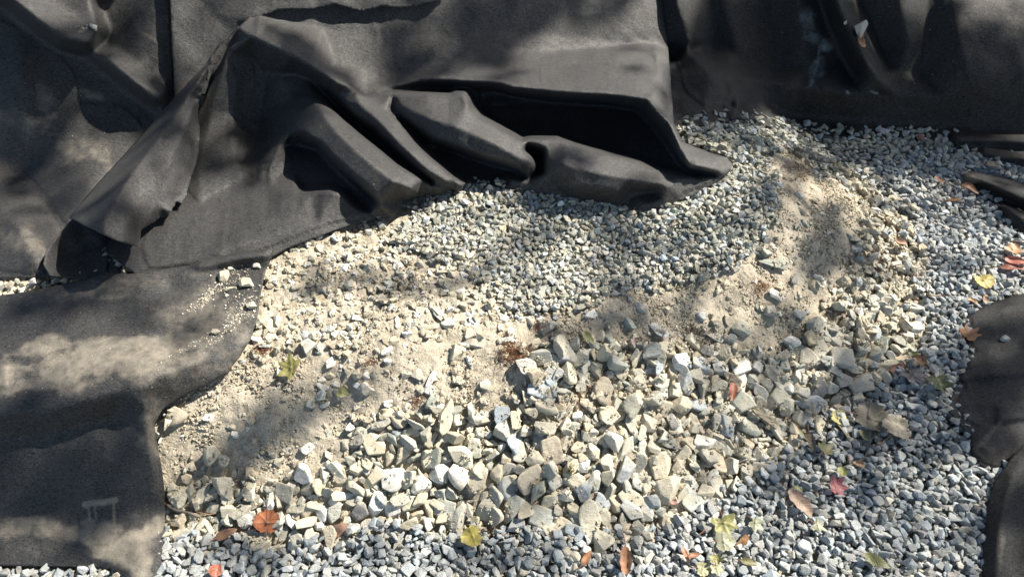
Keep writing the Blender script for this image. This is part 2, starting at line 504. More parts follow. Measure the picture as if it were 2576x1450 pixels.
SHEETS['lower'] = dict(
 outline=[(-520,810,3),(0,742,3),(80,731,3),(160,714,3),(220,701,3),(268,684,3.2),(300,688,3.2),(350,688,3.6),(430,673,4),(480,667,4.4),(510,651,5),(600,634,5.5),(686,626,5.5),
  (683,650,3.4),(668,676,3),(655,740,2.9),(648,790,2.9),(632,850,2.9),(605,895,2.9),(572,938,2.9),(520,968,2.9),(450,1000,2.9),(408,1030,2.9),(388,1068,2.9),(395,1110,2.9),
  (408,1180,2.9),(414,1230,2.9),(414,1330,2.9),(407,1400,2.9),(402,1500,2.9),(312,1520,2.6),(300,1447,2.6),(285,1429,2.6),(200,1424,2.6),(0,1421,2.6),(-520,1425,2.6)],
 feats=[[(500,672,5.8),(600,648,7),(680,640,6.4)],[(520,684,3.4),(600,668,3),(670,662,3)],
  [(-200,1060,9),(0,1043,9),(80,1033,9),(200,1010,9.5),(300,984,10),(360,958,10.5),(430,930,8.5),(520,890,6.5),(600,850,4.5)],
  [(-200,1120,5),(0,1100,4.5),(150,1085,4),(290,1050,4)],
  [(375,968,10),(364,1000,9),(370,1060,8),(385,1130,6.5),(395,1230,5.5)],[(400,1000,5),(500,940,5),(600,880,4.6)],
  [(0,850,4),(200,840,3.6),(400,830,3.4),(550,780,3.2)],[(430,865,3),(350,760,5),(300,720,4)],
  [(0,1250,3),(200,1250,3.2),(300,1180,4.5),(330,1300,5),(350,1400,5)],[(0,1390,3),(200,1400,3.2),(330,1440,4)],[(200,1150,5),(240,1250,4.5)]], smooth=8)
SHEETS['back_left'] = dict(
 outline=[(-520,-180,3),(424,-180,3),(424,0,3),(429,120,3),(438,245,3),(480,330,2),(300,560,2),(262,696,2),(130,696,2.4),(0,700,2.6),(-520,740,2.6)],
 feats=[[(-120,-100,12),(40,10,14),(100,60,15),(160,100,15),(225,117,14)],[(60,-40,9),(150,15,9),(235,58,10),(257,71,11)],
  [(245,10,3),(270,72,2.5),(262,100,2),(240,122,2)],[(210,-60,8),(232,0,9),(243,40,10)],
  [(-120,-60,3),(20,22,3),(80,74,3),(140,116,3),(205,134,3),(262,180,2.6),(322,230,2.6),(380,272,2.6)],
  [(225,120,8),(280,160,11),(340,210,12),(380,240,10),(402,272,6)],
  [(300,120,4),(330,150,4.5),(385,200,5),(418,200,5),(424,235,4.6)],[(300,0,2.6),(360,60,3)],
  [(-60,200,4),(40,190,6),(110,240,5),(200,250,3)],[(0,400,4),(60,440,3),(150,560,3),(170,600,2.6)],[(60,330,5.5),(200,360,6),(300,400,5)],
  [(-40,520,6),(40,560,6.5),(70,620,6)],[(250,450,5),(200,520,4.5)],[(90,650,5.5),(130,640,4)]], smooth=8)
SHEETS['back_centre'] = dict(
 outline=[(427,-180,6.5),(428,0,6.5),(433,120,7),(440,244,7.5),(520,240,2.4),(600,130,2.4),(622,62,5),(640,47,6.2),(672,36,6),(700,25,6),(735,23,6),(772,24,6),(800,21,5.6),(838,11,6.8),(868,17,7),(893,26,6),(915,28,5.6),
  (960,17,6.6),(1000,20,6),(1046,18,5.6),(1060,11,6.4),(1100,1,7),(1128,-20,6),(1150,-180,6)],
 feats=[[(500,0,4.5),(560,60,4),(520,140,4.4)],[(650,-60,6),(800,-40,6),(1000,-40,6)]], smooth=5, torn=(7,23))
SHEETS['right'] = dict(
 outline=[(1640,-180,2.4),(1640,150,2),(1655,290,2),(1690,322,2.6),(1716,324,3),(1760,317,3),(1800,311,3),(1860,299,3),(1900,306,3),(1950,324,3),(2050,338,3),(2150,346,3),(2250,346,3),
  (2340,352,3),(2395,358,3),(2412,382,3),(2480,395,3),(2576,418,3),(3100,450,3),(3100,-180,3)],
 feats=[[(1690,-80,8),(1708,20,9),(1738,100,8.5),(1730,130,6)],[(1700,150,3),(1720,250,3)],[(1780,-80,3),(1790,100,3)],[(1800,-60,4),(1850,100,6),(1868,200,6.5),(1850,285,5)],[(1905,-60,2.5),(1945,120,3),(1950,180,4.5)],
  [(2000,-60,6),(2020,100,6.5),(2030,200,5.5)],
  [(2080,-80,9),(2110,20,10.5),(2150,100,11),(2175,150,12.5),(2200,190,13),(2230,225,12.5)],[(2055,-20,4),(2083,60,4),(2112,130,4),(2145,195,5)],[(2150,-40,4.5),(2195,60,4.5),(2222,130,5),(2232,165,6)],
  [(2250,-60,9),(2275,60,9),(2290,110,9),(2262,180,7.5)],[(2330,-60,6),(2330,100,6.5),(2325,190,6)],[(2400,0,8.5),(2420,130,11),(2440,200,12.5)],[(2560,100,10),(2576,180,11.5)],
  [(1760,275,3),(1860,272,3),(2000,292,3),(2200,312,3),(2350,322,3),(2460,330,3.5),(2576,338,4),(2700,345,4)],[(1790,180,7),(1900,200,7.5),(2000,215,10),(2120,228,10),(2260,235,9.5),(2420,245,9),(2576,250,9),(2700,250,9)],[(2400,350,5.5),(2500,350,6),(2700,360,6.5)],[(2420,368,3),(2500,372,3.2),(2700,390,3.2)],[(2480,380,4),(2576,398,5),(2700,420,5)]], smooth=5.5)
SHEETS['right_strip'] = dict(
 outline=[(2418,432,2.6),(2440,428,2.8),(2500,442,2.6),(2576,462,2.4),(3100,520,2.4),(3100,700,2.6),(2576,604,2.6),(2550,575,2.6),(2530,547,2.8),(2505,512,2.8),(2470,500,2.6),(2448,480,2.6),(2425,457,2.8)],
 feats=[[(2424,441,5),(2460,447,6.8),(2500,464,7.4),(2576,500,8),(2750,570,8)],[(2440,463,3),(2490,484,2.6),(2576,523,2.6),(2700,580,2.6)],[(2516,516,4.6),(2550,532,5.6),(2600,556,5.6),(2700,610,5.6)]], smooth=4)
SHEETS['right_middle'] = dict(
 outline=[(3100,715,3),(2576,738,3),(2545,745,3),(2490,762,3),(2440,790,3),(2424,820,3),(2428,860,3),(2432,905,3),(2412,955,3),(2390,1005,3),(2384,1030,3),(2410,1060,3),(2432,1090,3),
  (2440,1140,3),(2470,1172,3),(2500,1184,3),(2540,1190,2.6),(2620,1130,2.6),(3100,1050,3)],
 feats=[[(2420,952,3.6),(2500,942,5.4),(2700,932,5.4)],[(2417,966,3),(2500,953,4.4),(2700,946,4.4)],[(2470,800,4),(2540,770,5),(2700,750,5)],[(2460,850,3.6),(2560,870,3.4)],[(2430,1010,3.6),(2530,1025,5.2),(2680,1000,5.2)],[(2450,1120,4),(2520,1060,4.4),(2600,1040,4)],
  [(2480,1070,3.4),(2570,1060,3)],[(2500,1130,4.5),(2560,1100,3)]], smooth=3.5)
SHEETS['right_bottom'] = dict(
 outline=[(3100,1080,5),(2576,1120,5),(2545,1148,5),(2520,1184,4.6),(2500,1215,4),(2487,1260,3.4),(2480,1300,3.2),(2472,1370,3),(2470,1450,3),(2462,1580,3),(3100,1580,3)],
 feats=[[(2600,1135,6),(2545,1200,7),(2515,1290,6.5),(2505,1450,5.5),(2500,1560,5)],[(2620,1250,6),(2570,1350,5),(2560,1450,4.5)],[(2700,1200,6),(2640,1400,6)]], smooth=4)


def densify(pts, step):
    out = []
    for a, b in zip(pts[:-1], pts[1:]):
        n = max(1, int(math.hypot(b[0] - a[0], b[1] - a[1]) / step))
        for i in range(n):
            t = i / n
            out.append(tuple(a[k] + (b[k] - a[k]) * t for k in range(len(a))))
    out.append(pts[-1])
    return out


def height_raster(sp, st=3.0):
    ol = sp['outline']
    ring = densify(ol + [ol[0]], 14)[:-1]
    pts = list(ring)
    for f in sp['feats']:
        pts += densify(f, 10)
    P = np.array(pts, float)
    u0, v0 = P[:, 0].min() - 20, P[:, 1].min() - 20
    u1, v1 = P[:, 0].max() + 20, P[:, 1].max() + 20
    corners = []
    for c in ((u0 - 40, v0 - 40), (u1 + 40, v0 - 40), (u1 + 40, v1 + 40), (u0 - 40, v1 + 40)):
        k = np.argmin((P[:, 0] - c[0]) ** 2 + (P[:, 1] - c[1]) ** 2)
        corners.append((c[0], c[1], P[k, 2]))
    P = np.vstack([P, corners])
    vs, es, fs, ov, oe, of = delaunay_2d_cdt([Vector((p[0], p[1])) for p in P], [], [], 0, 1e-4)
    H = np.array([P[o[0], 2] for o in ov])
    W = np.array([[a.x, a.y] for a in vs])
    nu, nv = int((u1 - u0) / st) + 1, int((v1 - v0) / st) + 1
    img = np.zeros((nv, nu))
    for t in fs:
        a, b, c = W[t[0]], W[t[1]], W[t[2]]
        ha, hb, hc = H[t[0]], H[t[1]], H[t[2]]
        lo = np.minimum(np.minimum(a, b), c); hi = np.maximum(np.maximum(a, b), c)
        i0 = max(0, int((lo[0] - u0) / st)); i1 = min(nu - 1, int((hi[0] - u0) / st) + 1)
        j0 = max(0, int((lo[1] - v0) / st)); j1 = min(nv - 1, int((hi[1] - v0) / st) + 1)
        if i1 < i0 or j1 < j0: continue
        X, Y = np.meshgrid(u0 + st * np.arange(i0, i1 + 1), v0 + st * np.arange(j0, j1 + 1))
        det = (b[1] - c[1]) * (a[0] - c[0]) + (c[0] - b[0]) * (a[1] - c[1])
        if abs(det) < 1e-6: continue
        l1 = ((b[1] - c[1]) * (X - c[0]) + (c[0] - b[0]) * (Y - c[1])) / det
        l2 = ((c[1] - a[1]) * (X - c[0]) + (a[0] - c[0]) * (Y - c[1])) / det
        l3 = 1 - l1 - l2
        mm = (l1 >= -1e-6) & (l2 >= -1e-6) & (l3 >= -1e-6)
        sub = img[j0:j1 + 1, i0:i1 + 1]
        sub[mm] = (l1 * ha + l2 * hb + l3 * hc)[mm]
    img = blur(img, sp['smooth'] / st)
    return Grid(img, u0, v0, st)


def strokes(u, v, lst):
    """dust left on a sheet: (kind, points, half width, amount)"""
    d = np.zeros(u.shape)
    for pts, w, amt in lst:
        if len(pts) == 1:
            cu, cv, ru, rv, an = pts[0]
            ca, sa = math.cos(R(an)), math.sin(R(an))
            x = ((u - cu) * ca + (v - cv) * sa) / ru; y = (-(u - cu) * sa + (v - cv) * ca) / rv
            q = np.sqrt(x * x + y * y) + 0.8 * fbm(u / 55, v / 40, 4, 31)
            d = np.maximum(d, amt * smooth(1.35 - q))
        else:
            q = segdist(u, v, pts)
            d = np.maximum(d, amt * smooth(1.5 - q / w))
    return d


DUST = {
 'lower': [([(520,820,170,150,0)],0,0.4),([(300,720,160,40,-8)],0,0.3),([(390,1080,50,90,10)],0,0.35),([(260,900,330,62,-8)],0,0.72),([(120,960,200,40,-5)],0,0.5),([(480,900,160,28,-22)],0,0.5),([(70,1325,260,30,4)],0,0.6),([(260,1345,110,34,10)],0,0.6),([(330,1385,85,52,20)],0,0.85),([(390,1325,40,24,-50)],0,0.75),
   ([(214,1268),(236,1263),(262,1262),(290,1256)],8,0.8),([(250,1258,34,6,-8)],0,0.6),([(221,1270),(225,1296),(227,1330)],3.2,0.6),([(238,1272),(241,1298),(245,1316)],2.6,0.5),([(286,1262),(287,1300),(292,1345)],4,0.7),([(266,1326),(280,1337),(290,1330)],4,0.6),
   ([(270,745,70,12,-5)],0,0.4),([(560,760,70,20,-35)],0,0.42),([(600,800,50,20,-35)],0,0.42),([(120,870,150,25,-10)],0,0.6)],
 'back_left': [([(235,240,50,16,25)],0,0.4),([(115,255,50,30,60)],0,0.36),([(60,300,60,40,40)],0,0.3),([(180,370,60,40,20)],0,0.33),([(130,330,40,20,20)],0,0.36),([(260,390,60,30,30)],0,0.33),([(60,610,70,40,20)],0,0.36),([(380,60,60,50,60)],0,0.22),([(100,660,60,20,0)],0,0.35),([(200,78),(222,75)],3,0.5)],
 'right': [([(2045,95,45,26,35)],0,0.55),([(2030,55,30,50,-30)],0,0.42),([(2075,120,24,14,0)],0,0.6),([(2062,110),(2058,160),(2040,215)],4,0.55),([(2055,170,22,50,15)],0,0.34),([(1700,290,16,12,20)],0,0.3),([(2130,228),(2135,236)],3,0.8),([(2190,228),(2208,236)],3,0.7)],
 'main': [([(690,385,40,16,-35)],0,0.36),([(665,430,16,40,15)],0,0.36),([(720,365,34,6,-10)],0,0.4)],
 'flap': [], 'under': [], 'back_centre': [], 'right_strip': [([(2440,450,30,12,20)],0,0.6)], 'right_middle': [([(2490,1090,50,8,-50)],0,0.35)], 'right_bottom': [([(2520,1380,8,70,5)],0,0.3)],
}
AMP = {'main': 0.35, 'flap': 0.3, 'under': 0.2, 'lower': 0.5, 'back_left': 0.7, 'back_centre': 0.5, 'right': 0.7, 'right_strip': 0.3, 'right_middle': 0.6, 'right_bottom': 0.6}


def sheet_geometry(key, step=5.0):
    sp = SHEETS[key]
    hr = height_raster(sp)
    ol = sp['outline']
    ring = []
    n = len(ol)
    torn = sp.get('torn')
    for i in range(n):
        seg = densify([ol[i], ol[(i + 1) % n]], step)[:-1]
        for k, p in enumerate(seg):
            if torn and torn[0] <= i < torn[1]:
                p = (p[0] + random.uniform(-1.3, 1.3), p[1] + random.uniform(-1.6, 1.6), p[2])
            else:
                w = 1.2
                p = (p[0] + w * vnoise(p[0] / 22, p[1] / 22, 3), p[1] + w * vnoise(p[0] / 22, p[1] / 22, 4), p[2])
            ring.append((p[0], p[1]))
    ra = np.array(ring)
    u = np.arange(ra[:, 0].min(), ra[:, 0].max(), step); v = np.arange(ra[:, 1].min(), ra[:, 1].max(), step)
    U, V = np.meshgrid(u, v)
    U = U + (np.arange(len(v)) % 2)[:, None] * step / 2
    U = U.ravel(); V = V.ravel()
    keep = inpoly(U, V, ra)
    U = U[keep]; V = V[keep]
    # keep clear of the edge (grid of edge cells)
    cell = {}
    for a, b in ring:
        cell.setdefault((int(a // step), int(b // step)), []).append((a, b))
    ok = np.ones(len(U), bool)
    for i in range(len(U)):
        ci, cj = int(U[i] // step), int(V[i] // step)
        for di in (-1, 0, 1):
            for dj in (-1, 0, 1):
                for a, b in cell.get((ci + di, cj + dj), ()):
                    if (a - U[i]) ** 2 + (b - V[i]) ** 2 < (0.55 * step) ** 2:
                        ok[i] = False
    U = U[ok]; V = V[ok]
    pts = [Vector(p) for p in ring] + [Vector((a, b)) for a, b in zip(U, V)]
    m_ = len(ring)
    vs, es, fs, _, _, _ = delaunay_2d_cdt(pts, [(i, (i + 1) % m_) for i in range(m_)], [], 1, 1e-5)
    W = np.array([[a.x, a.y] for a in vs])
    F = np.array([f for f in fs if len(f) == 3])
    h = hr(W[:, 0], W[:, 1])
    amp = AMP[key]
    s_ = {'main': 1, 'lower': 2, 'right': 3}.get(key, 4)
    x, y = W[:, 0], W[:, 1]
    e = np.clip(segdist(x, y, ra[::3], True) / 30, 0.25, 1)
    k = {'main': 0.22, 'right': 0.5, 'back_left': 0.25, 'flap': 0.2}.get(key, 0)
    h = h + k * np.maximum(h - 4, 0) - 0.25 * (h < 3.3)
    h = h + e * amp * (1.3 * fbm(x / 170, y / 140, 3, s_) + 0.35 * vnoise(x / 34, y / 40, s_ + 7) + 0.12 * vnoise(x / 14, y / 15, s_ + 9))
    wx = x + 40 * fbm(x / 150, y / 150, 2, s_ + 20); wy = y + 40 * fbm(x / 150, y / 150, 2, s_ + 24)
    cr = np.clip(0.10 - np.abs(vnoise(wx / 120, wy / 150, s_ + 30)), 0, 1) + 0.6 * np.clip(0.09 - np.abs(vnoise(wx / 55, wy / 70, s_ + 33)), 0, 1)
    h = h + e * 2.0 * cr * (0.5 + vnoise(x / 130, y / 130, s_ + 40))
    P = surf(x, y, h * 0.01)
    d = strokes(x, y, DUST[key])
    # orient towards the camera
    a, b, c = P[F[:, 0]], P[F[:, 1]], P[F[:, 2]]
    nrm = np.cross(b - a, c - a)
    flip = (nrm * (CAM - a)).sum(1) < 0
    F[flip] = F[flip][:, ::-1]
    return P, F, d


def sheet_object(keys, name, label, mat, group='black geotextile sheets'):
    Vs, Fs, Ds = [], [], []; o_ = 0
    for k in keys:
        P, F, d = sheet_geometry(k)
        Vs.append(P); Fs.append(F + o_); Ds.append(d); o_ += len(P)
    D_ = np.concatenate(Ds)
    me = np_mesh(name, np.vstack(Vs), np.vstack(Fs), mat, True, np.stack([D_, D_, D_], 1), 'dust')
    ob = link(bpy.data.objects.new(name, me))
    md = ob.modifiers.new('thickness', 'SOLIDIFY'); md.thickness = 0.0022; md.offset = -1
    tag(ob, label, 'fabric sheet', group)
    return ob


sheet_object(['back_left'], 'fabric_sheet', 'dusty black felt sheet at top left with a rolled fold holding white stones', M_FELT)
sheet_object(['back_centre'], 'fabric_sheet', 'black felt sheet with torn wavy hem lying over the top of the folded sheet', M_FELT)
sheet_object(['main', 'flap', 'under'], 'fabric_sheet', 'large crumpled black felt sheet with deep folds and a rolled back torn flap', M_FELT)
sheet_object(['lower'], 'fabric_sheet', 'dusty black felt sheet at lower left with pale mud stains and drips', M_FELT)
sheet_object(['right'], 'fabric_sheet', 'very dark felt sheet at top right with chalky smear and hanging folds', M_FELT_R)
sheet_object(['right_strip'], 'fabric_sheet', 'narrow ridged black felt edge beside gravel below the dark top right sheet', M_FELT_SHADED)
sheet_object(['right_middle'], 'fabric_sheet', 'black felt sheet at right edge with orange leaf lying on it', M_FELT_SHADED)
sheet_object(['right_bottom'], 'fabric_sheet', 'black felt sheet in the bottom right corner overlapping another sheet', M_FELT_SHADED)

# ------------------------------------------------------------------ region maps (survey units)
ST = 6.0
mu = np.arange(-320, 2900, ST); mv = np.arange(-60, 1660, ST)
MU, MV = np.meshgrid(mu, mv)


def region(poly, bl=18, wob=22, seed=0):
    u = MU + wob * 2 * fbm(MU / 70, MV / 70, 3, 40 + seed); v = MV + wob * 2 * fbm(MU / 70, MV / 70, 3, 60 + seed)
    return Grid(blur(inpoly(u, v, poly).astype(float), bl / ST), mu[0], mv[0], ST)


R_DRIVE = region([(2120,410),(2200,455),(2270,530),(2300,630),(2300,740),(2330,830),(2290,910),(2210,975),(2140,1030),(2010,1130),(1910,1180),(1760,1290),(1650,1345),(1400,1340),(1150,1345),
                  (950,1330),(700,1385),(380,1340),(-400,1340),(-400,1700),(3000,1700),(3000,390),(2400,400)], 10, 14, 1)
R_BIG = region([(430,1240),(560,1225),(640,1240),(760,1225),(870,1180),(900,1070),(960,1040),(1060,1030),(1150,1030),(1250,1070),(1320,1010),(1330,890),(1390,850),(1500,870),(1650,900),(1750,870),(1850,890),(1960,900),
                (2050,830),(2150,830),(2230,760),(2300,720),(2330,830),(2270,920),(2190,980),(2110,1040),(2000,1130),(1900,1190),(1740,1300),(1600,1370),(1400,1370),(1150,1350),(950,1345),(700,1385),(430,1330)], 10, 10, 2)
R_MID = region([(1020,560),(1160,478),(1290,470),(1650,520),(1840,420),(1900,400),(1940,470),(1930,560),(1890,640),(1760,680),(1600,720),(1450,760),(1330,790),(1240,740),(1200,660),(1090,640),(1000,610)], 14, 16, 3)
R_LEFT = region([(640,650),(800,610),(950,590),(1120,600),(1240,680),(1290,790),(1250,830),(1100,860),(900,860),(880,940),(760,880),(640,890),(620,800)], 16, 18, 4)
R_FAR = region([(1690,290),(1950,290),(2420,330),(2470,450),(2300,440),(2150,430),(2080,430),(2000,380),(1930,390),(1840,430),(1720,360)], 8, 8, 5)
R_FL = region([(-400,640),(370,640),(340,700),(200,745),(-400,850)], 8, 6, 6)
R_SLOPE = region([(2080,760),(2150,640),(2190,520),(2120,430),(2200,440),(2290,560),(2320,700),(2300,840),(2150,860)], 14, 14, 7)

COVER = [np.array([p[:2] for p in SHEETS[k]['outline']]) for k in SHEETS]


def covered(u, v, margin=9):
    r = np.zeros(np.shape(u), bool)
    for poly in COVER:
        r |= inpoly(u, v, poly) & (segdist(u, v, poly, True) > margin)
    r |= (u < 312) & (v > 1360) & (v < 1437)
    return r


# ------------------------------------------------------------------ stone shapes
def icosphere(sub):
    t = (1 + 5 ** 0.5) / 2
    V = [(-1, t, 0), (1, t, 0), (-1, -t, 0), (1, -t, 0), (0, -1, t), (0, 1, t), (0, -1, -t), (0, 1, -t), (t, 0, -1), (t, 0, 1), (-t, 0, -1), (-t, 0, 1)]
    F = [(0, 11, 5), (0, 5, 1), (0, 1, 7), (0, 7, 10), (0, 10, 11), (1, 5, 9), (5, 11, 4), (11, 10, 2), (10, 7, 6), (7, 1, 8), (3, 9, 4), (3, 4, 2), (3, 2, 6), (3, 6, 8), (3, 8, 9), (4, 9, 5), (2, 4, 11), (6, 2, 10), (8, 6, 7), (9, 8, 1)]
    V = [np.array(v, float) / np.linalg.norm(v) for v in V]
    for _ in range(sub):
        cache = {}; G = []
        def mid(a, b):
            k = (min(a, b), max(a, b))
            if k not in cache:
                m = V[a] + V[b]; V.append(m / np.linalg.norm(m)); cache[k] = len(V) - 1
            return cache[k]
        for a, b, c in F:
            ab, bc, ca = mid(a, b), mid(b, c), mid(c, a)
            G += [(a, ab, ca), (b, bc, ab), (c, ca, bc), (ab, bc, ca)]
        F = G
    return np.array(V), np.array(F)


ICO = [icosphere(i) for i in range(5)]


def stone_shape(level, rg, p=16, planes=11, rough=0.0, sides=None):
    """unit stone: convex block cut by random planes, edges slightly rounded"""
    V, F = ICO[level]
    n = rg.normal(size=(planes, 3))
    n[0] = (0.28 * rg.normal(), 0.28 * rg.normal(), 1); n[1] = (0.2 * rg.normal(), 0.2 * rg.normal(), -1)
    if sides:
        a0 = rg.random() * 6.28
        for i in range(sides):
            a = a0 + i * 2 * math.pi / sides + rg.normal() * 0.34
            n[2 + i] = (math.cos(a), math.sin(a), rg.normal() * 0.5)
    n /= np.linalg.norm(n, axis=1)[:, None]
    off = 0.58 + 0.36 * rg.random(planes)
    off[0] = 0.62; off[1] = 0.66
    D = np.maximum(V @ n.T, 0) / off
    r = ((D ** p).sum(1)) ** (-1 / p)
    P = V * r[:, None]
    # sphere limit keeps corners from spiking
    L = np.linalg.norm(P, axis=1); P *= (np.minimum(L, 1.22 + 0.35 * rg.random()) / L)[:, None]
    if rough:
        q = np.zeros(len(P))
        for k in range(14):
            w = rg.normal(size=3) * (2.2 + 1.1 * k)
            q += np.sin(P @ w + rg.random() * 6.28) / (1.4 + k * 0.8)
        q2 = np.zeros(len(P))
        for k in range(10):
            w = rg.normal(size=3) * 18
            q2 += np.sin(P @ w + rg.random() * 6.28)
        P = P * (1 + rough * q * 0.55 + rough * 0.06 * q2)[:, None]
    mx = np.abs(P).max(0)
    return P / mx, F


PAL = {'c': (0.50, 0.455, 0.345), 'w': (0.60, 0.585, 0.53), 'g': (0.41, 0.40, 0.34), 's': (0.285, 0.30, 0.255), 'b': (0.25, 0.275, 0.288), 't': (0.42, 0.375, 0.29), 'd': (0.20, 0.20, 0.20),
       'l': (0.39, 0.415, 0.425), 'p': (0.325, 0.352, 0.36)}
WORD = {'c': 'cream', 'w': 'white', 'g': 'grey', 's': 'greenish grey', 'b': 'blue-grey', 't': 'tan', 'd': 'dark grey', 'l': 'pale blue-grey', 'p': 'blue-grey'}

# ------------------------------------------------------------------ settling grid
HS = 0.003
hx0, hy0 = -2.7, 0.25
hx = np.arange(hx0, 2.7, HS); hy = np.arange(hy0, 3.2, HS)
HXX, HYY = np.meshgrid(hx, hy)
H0 = GG(HXX, HYY) + 0.0035 * fbm(HXX * 40, HYY * 40, 3, 21)
H = H0.copy()
_foot = {}


def footprint(a, b, yaw):
    key = (int(round(a / 0.001)), int(round(b / 0.001)), int(round(yaw / (math.pi / 12))) % 12)
    f = _foot.get(key)
    if f is None:
        a_, b_, y_ = max(key[0], 2) * 0.001, max(key[1], 2) * 0.001, key[2] * math.pi / 12
        n = int(max(a_, b_) / HS) + 1
        g = np.arange(-n, n + 1) * HS
        X, Y = np.meshgrid(g, g)
        lx = (X * math.cos(y_) + Y * math.sin(y_)) / a_; ly = (-X * math.sin(y_) + Y * math.cos(y_)) / b_
        r2 = lx * lx + ly * ly
        f = (n, r2 < 0.8, np.sqrt(np.clip(1 - r2, 0, 1)))
        _foot[key] = f
    return f


def settle(x, y, a, b, c, yaw, sink):
    n, mk, cap = footprint(a, b, yaw)
    i = int(round((x - hx0) / HS)); j = int(round((y - hy0) / HS))
    if i - n < 0 or j - n < 0 or i + n >= H.shape[1] or j + n >= H.shape[0]:
        return None
    sub = H[j - n:j + n + 1, i - n:i + n + 1]
    zc = (sub + c * cap)[mk].max() - sink * c
    return zc, (i, j, n, mk, cap)


def commit(zc, c, info):
    i, j, n, mk, cap = info
    sub = H[j - n:j + n + 1, i - n:i + n + 1]
    np.maximum(sub, np.where(mk, zc + 0.88 * c * cap, -9), out=sub)


def Hat(x, y, r=0.01):
    i = int((x - hx0) / HS); j = int((y - hy0) / HS); n = max(1, int(r / HS))
    s_ = H[max(0, j - n):j + n + 1, max(0, i - n):i + n + 1]
    return float(s_.mean()), float(s_.max())

# ------------------------------------------------------------------ ground sheet
def axis(lo, hi, fine_lo, fine_hi, st):
    a = list(np.arange(fine_lo, fine_hi, st))
    g = st; x = fine_hi
    while x < hi:
        a.append(x); g *= 1.35; x += g
    a.append(hi)
    g = st; x = fine_lo - st
    pre = []
    while x > lo:
        pre.append(x); g *= 1.35; x -= g
    pre.append(lo)
    return np.array(pre[::-1] + a)


ax_, ay_ = axis(-90, 90, -2.2, 2.3, 0.006), axis(-60, 120, 0.5, 2.75, 0.006)
AX, AY = np.meshgrid(ax_, ay_)
gz = GG(AX, AY)
near = smooth((2.6 - np.abs(AX)) / 0.3) * smooth((3.0 - AY) / 0.3) * smooth((AY - 0.3) / 0.2)
crumb = 0.0045 * fbm(AX * 45, AY * 45, 4, 50, 0.6) + 0.007 * fbm(AX * 14, AY * 14, 3, 51)
clod = np.abs(fbm(AX * 26, AY * 26, 3, 55))
gz = gz + near * (crumb - 0.006 * smooth((0.06 - clod) / 0.06)) + (1 - near) * 0.03 * fbm(AX * 1.3, AY * 1.3, 3, 56)
gu_, gv_ = project(np.stack([AX.ravel(), np.maximum(AY.ravel(), 0.3), gz.ravel()], 1))
inr = ((AY.ravel() > 0.45) & (AY.ravel() < 2.8) & (np.abs(AX.ravel()) < 2.4)).astype(float)
bed = inr * (0.0015 * R_BIG(gu_, gv_) + 0.004 * R_MID(gu_, gv_) + 0.003 * R_LEFT(gu_, gv_))
gz = gz + bed.reshape(gz.shape)
nyy, nxx = AX.shape
idx = np.arange(nyy * nxx).reshape(nyy, nxx)
GF = np.stack([idx[:-1, :-1].ravel(), idx[:-1, 1:].ravel(), idx[1:, 1:].ravel(), idx[1:, :-1].ravel()], 1)
me = np_mesh('ground', np.stack([AX.ravel(), AY.ravel(), gz.ravel()], 1), GF, M_SOIL, True)
tag(link(bpy.data.objects.new('ground', me)), 'bare dry tan soil of the dug up ground and its low heap', kind='structure')

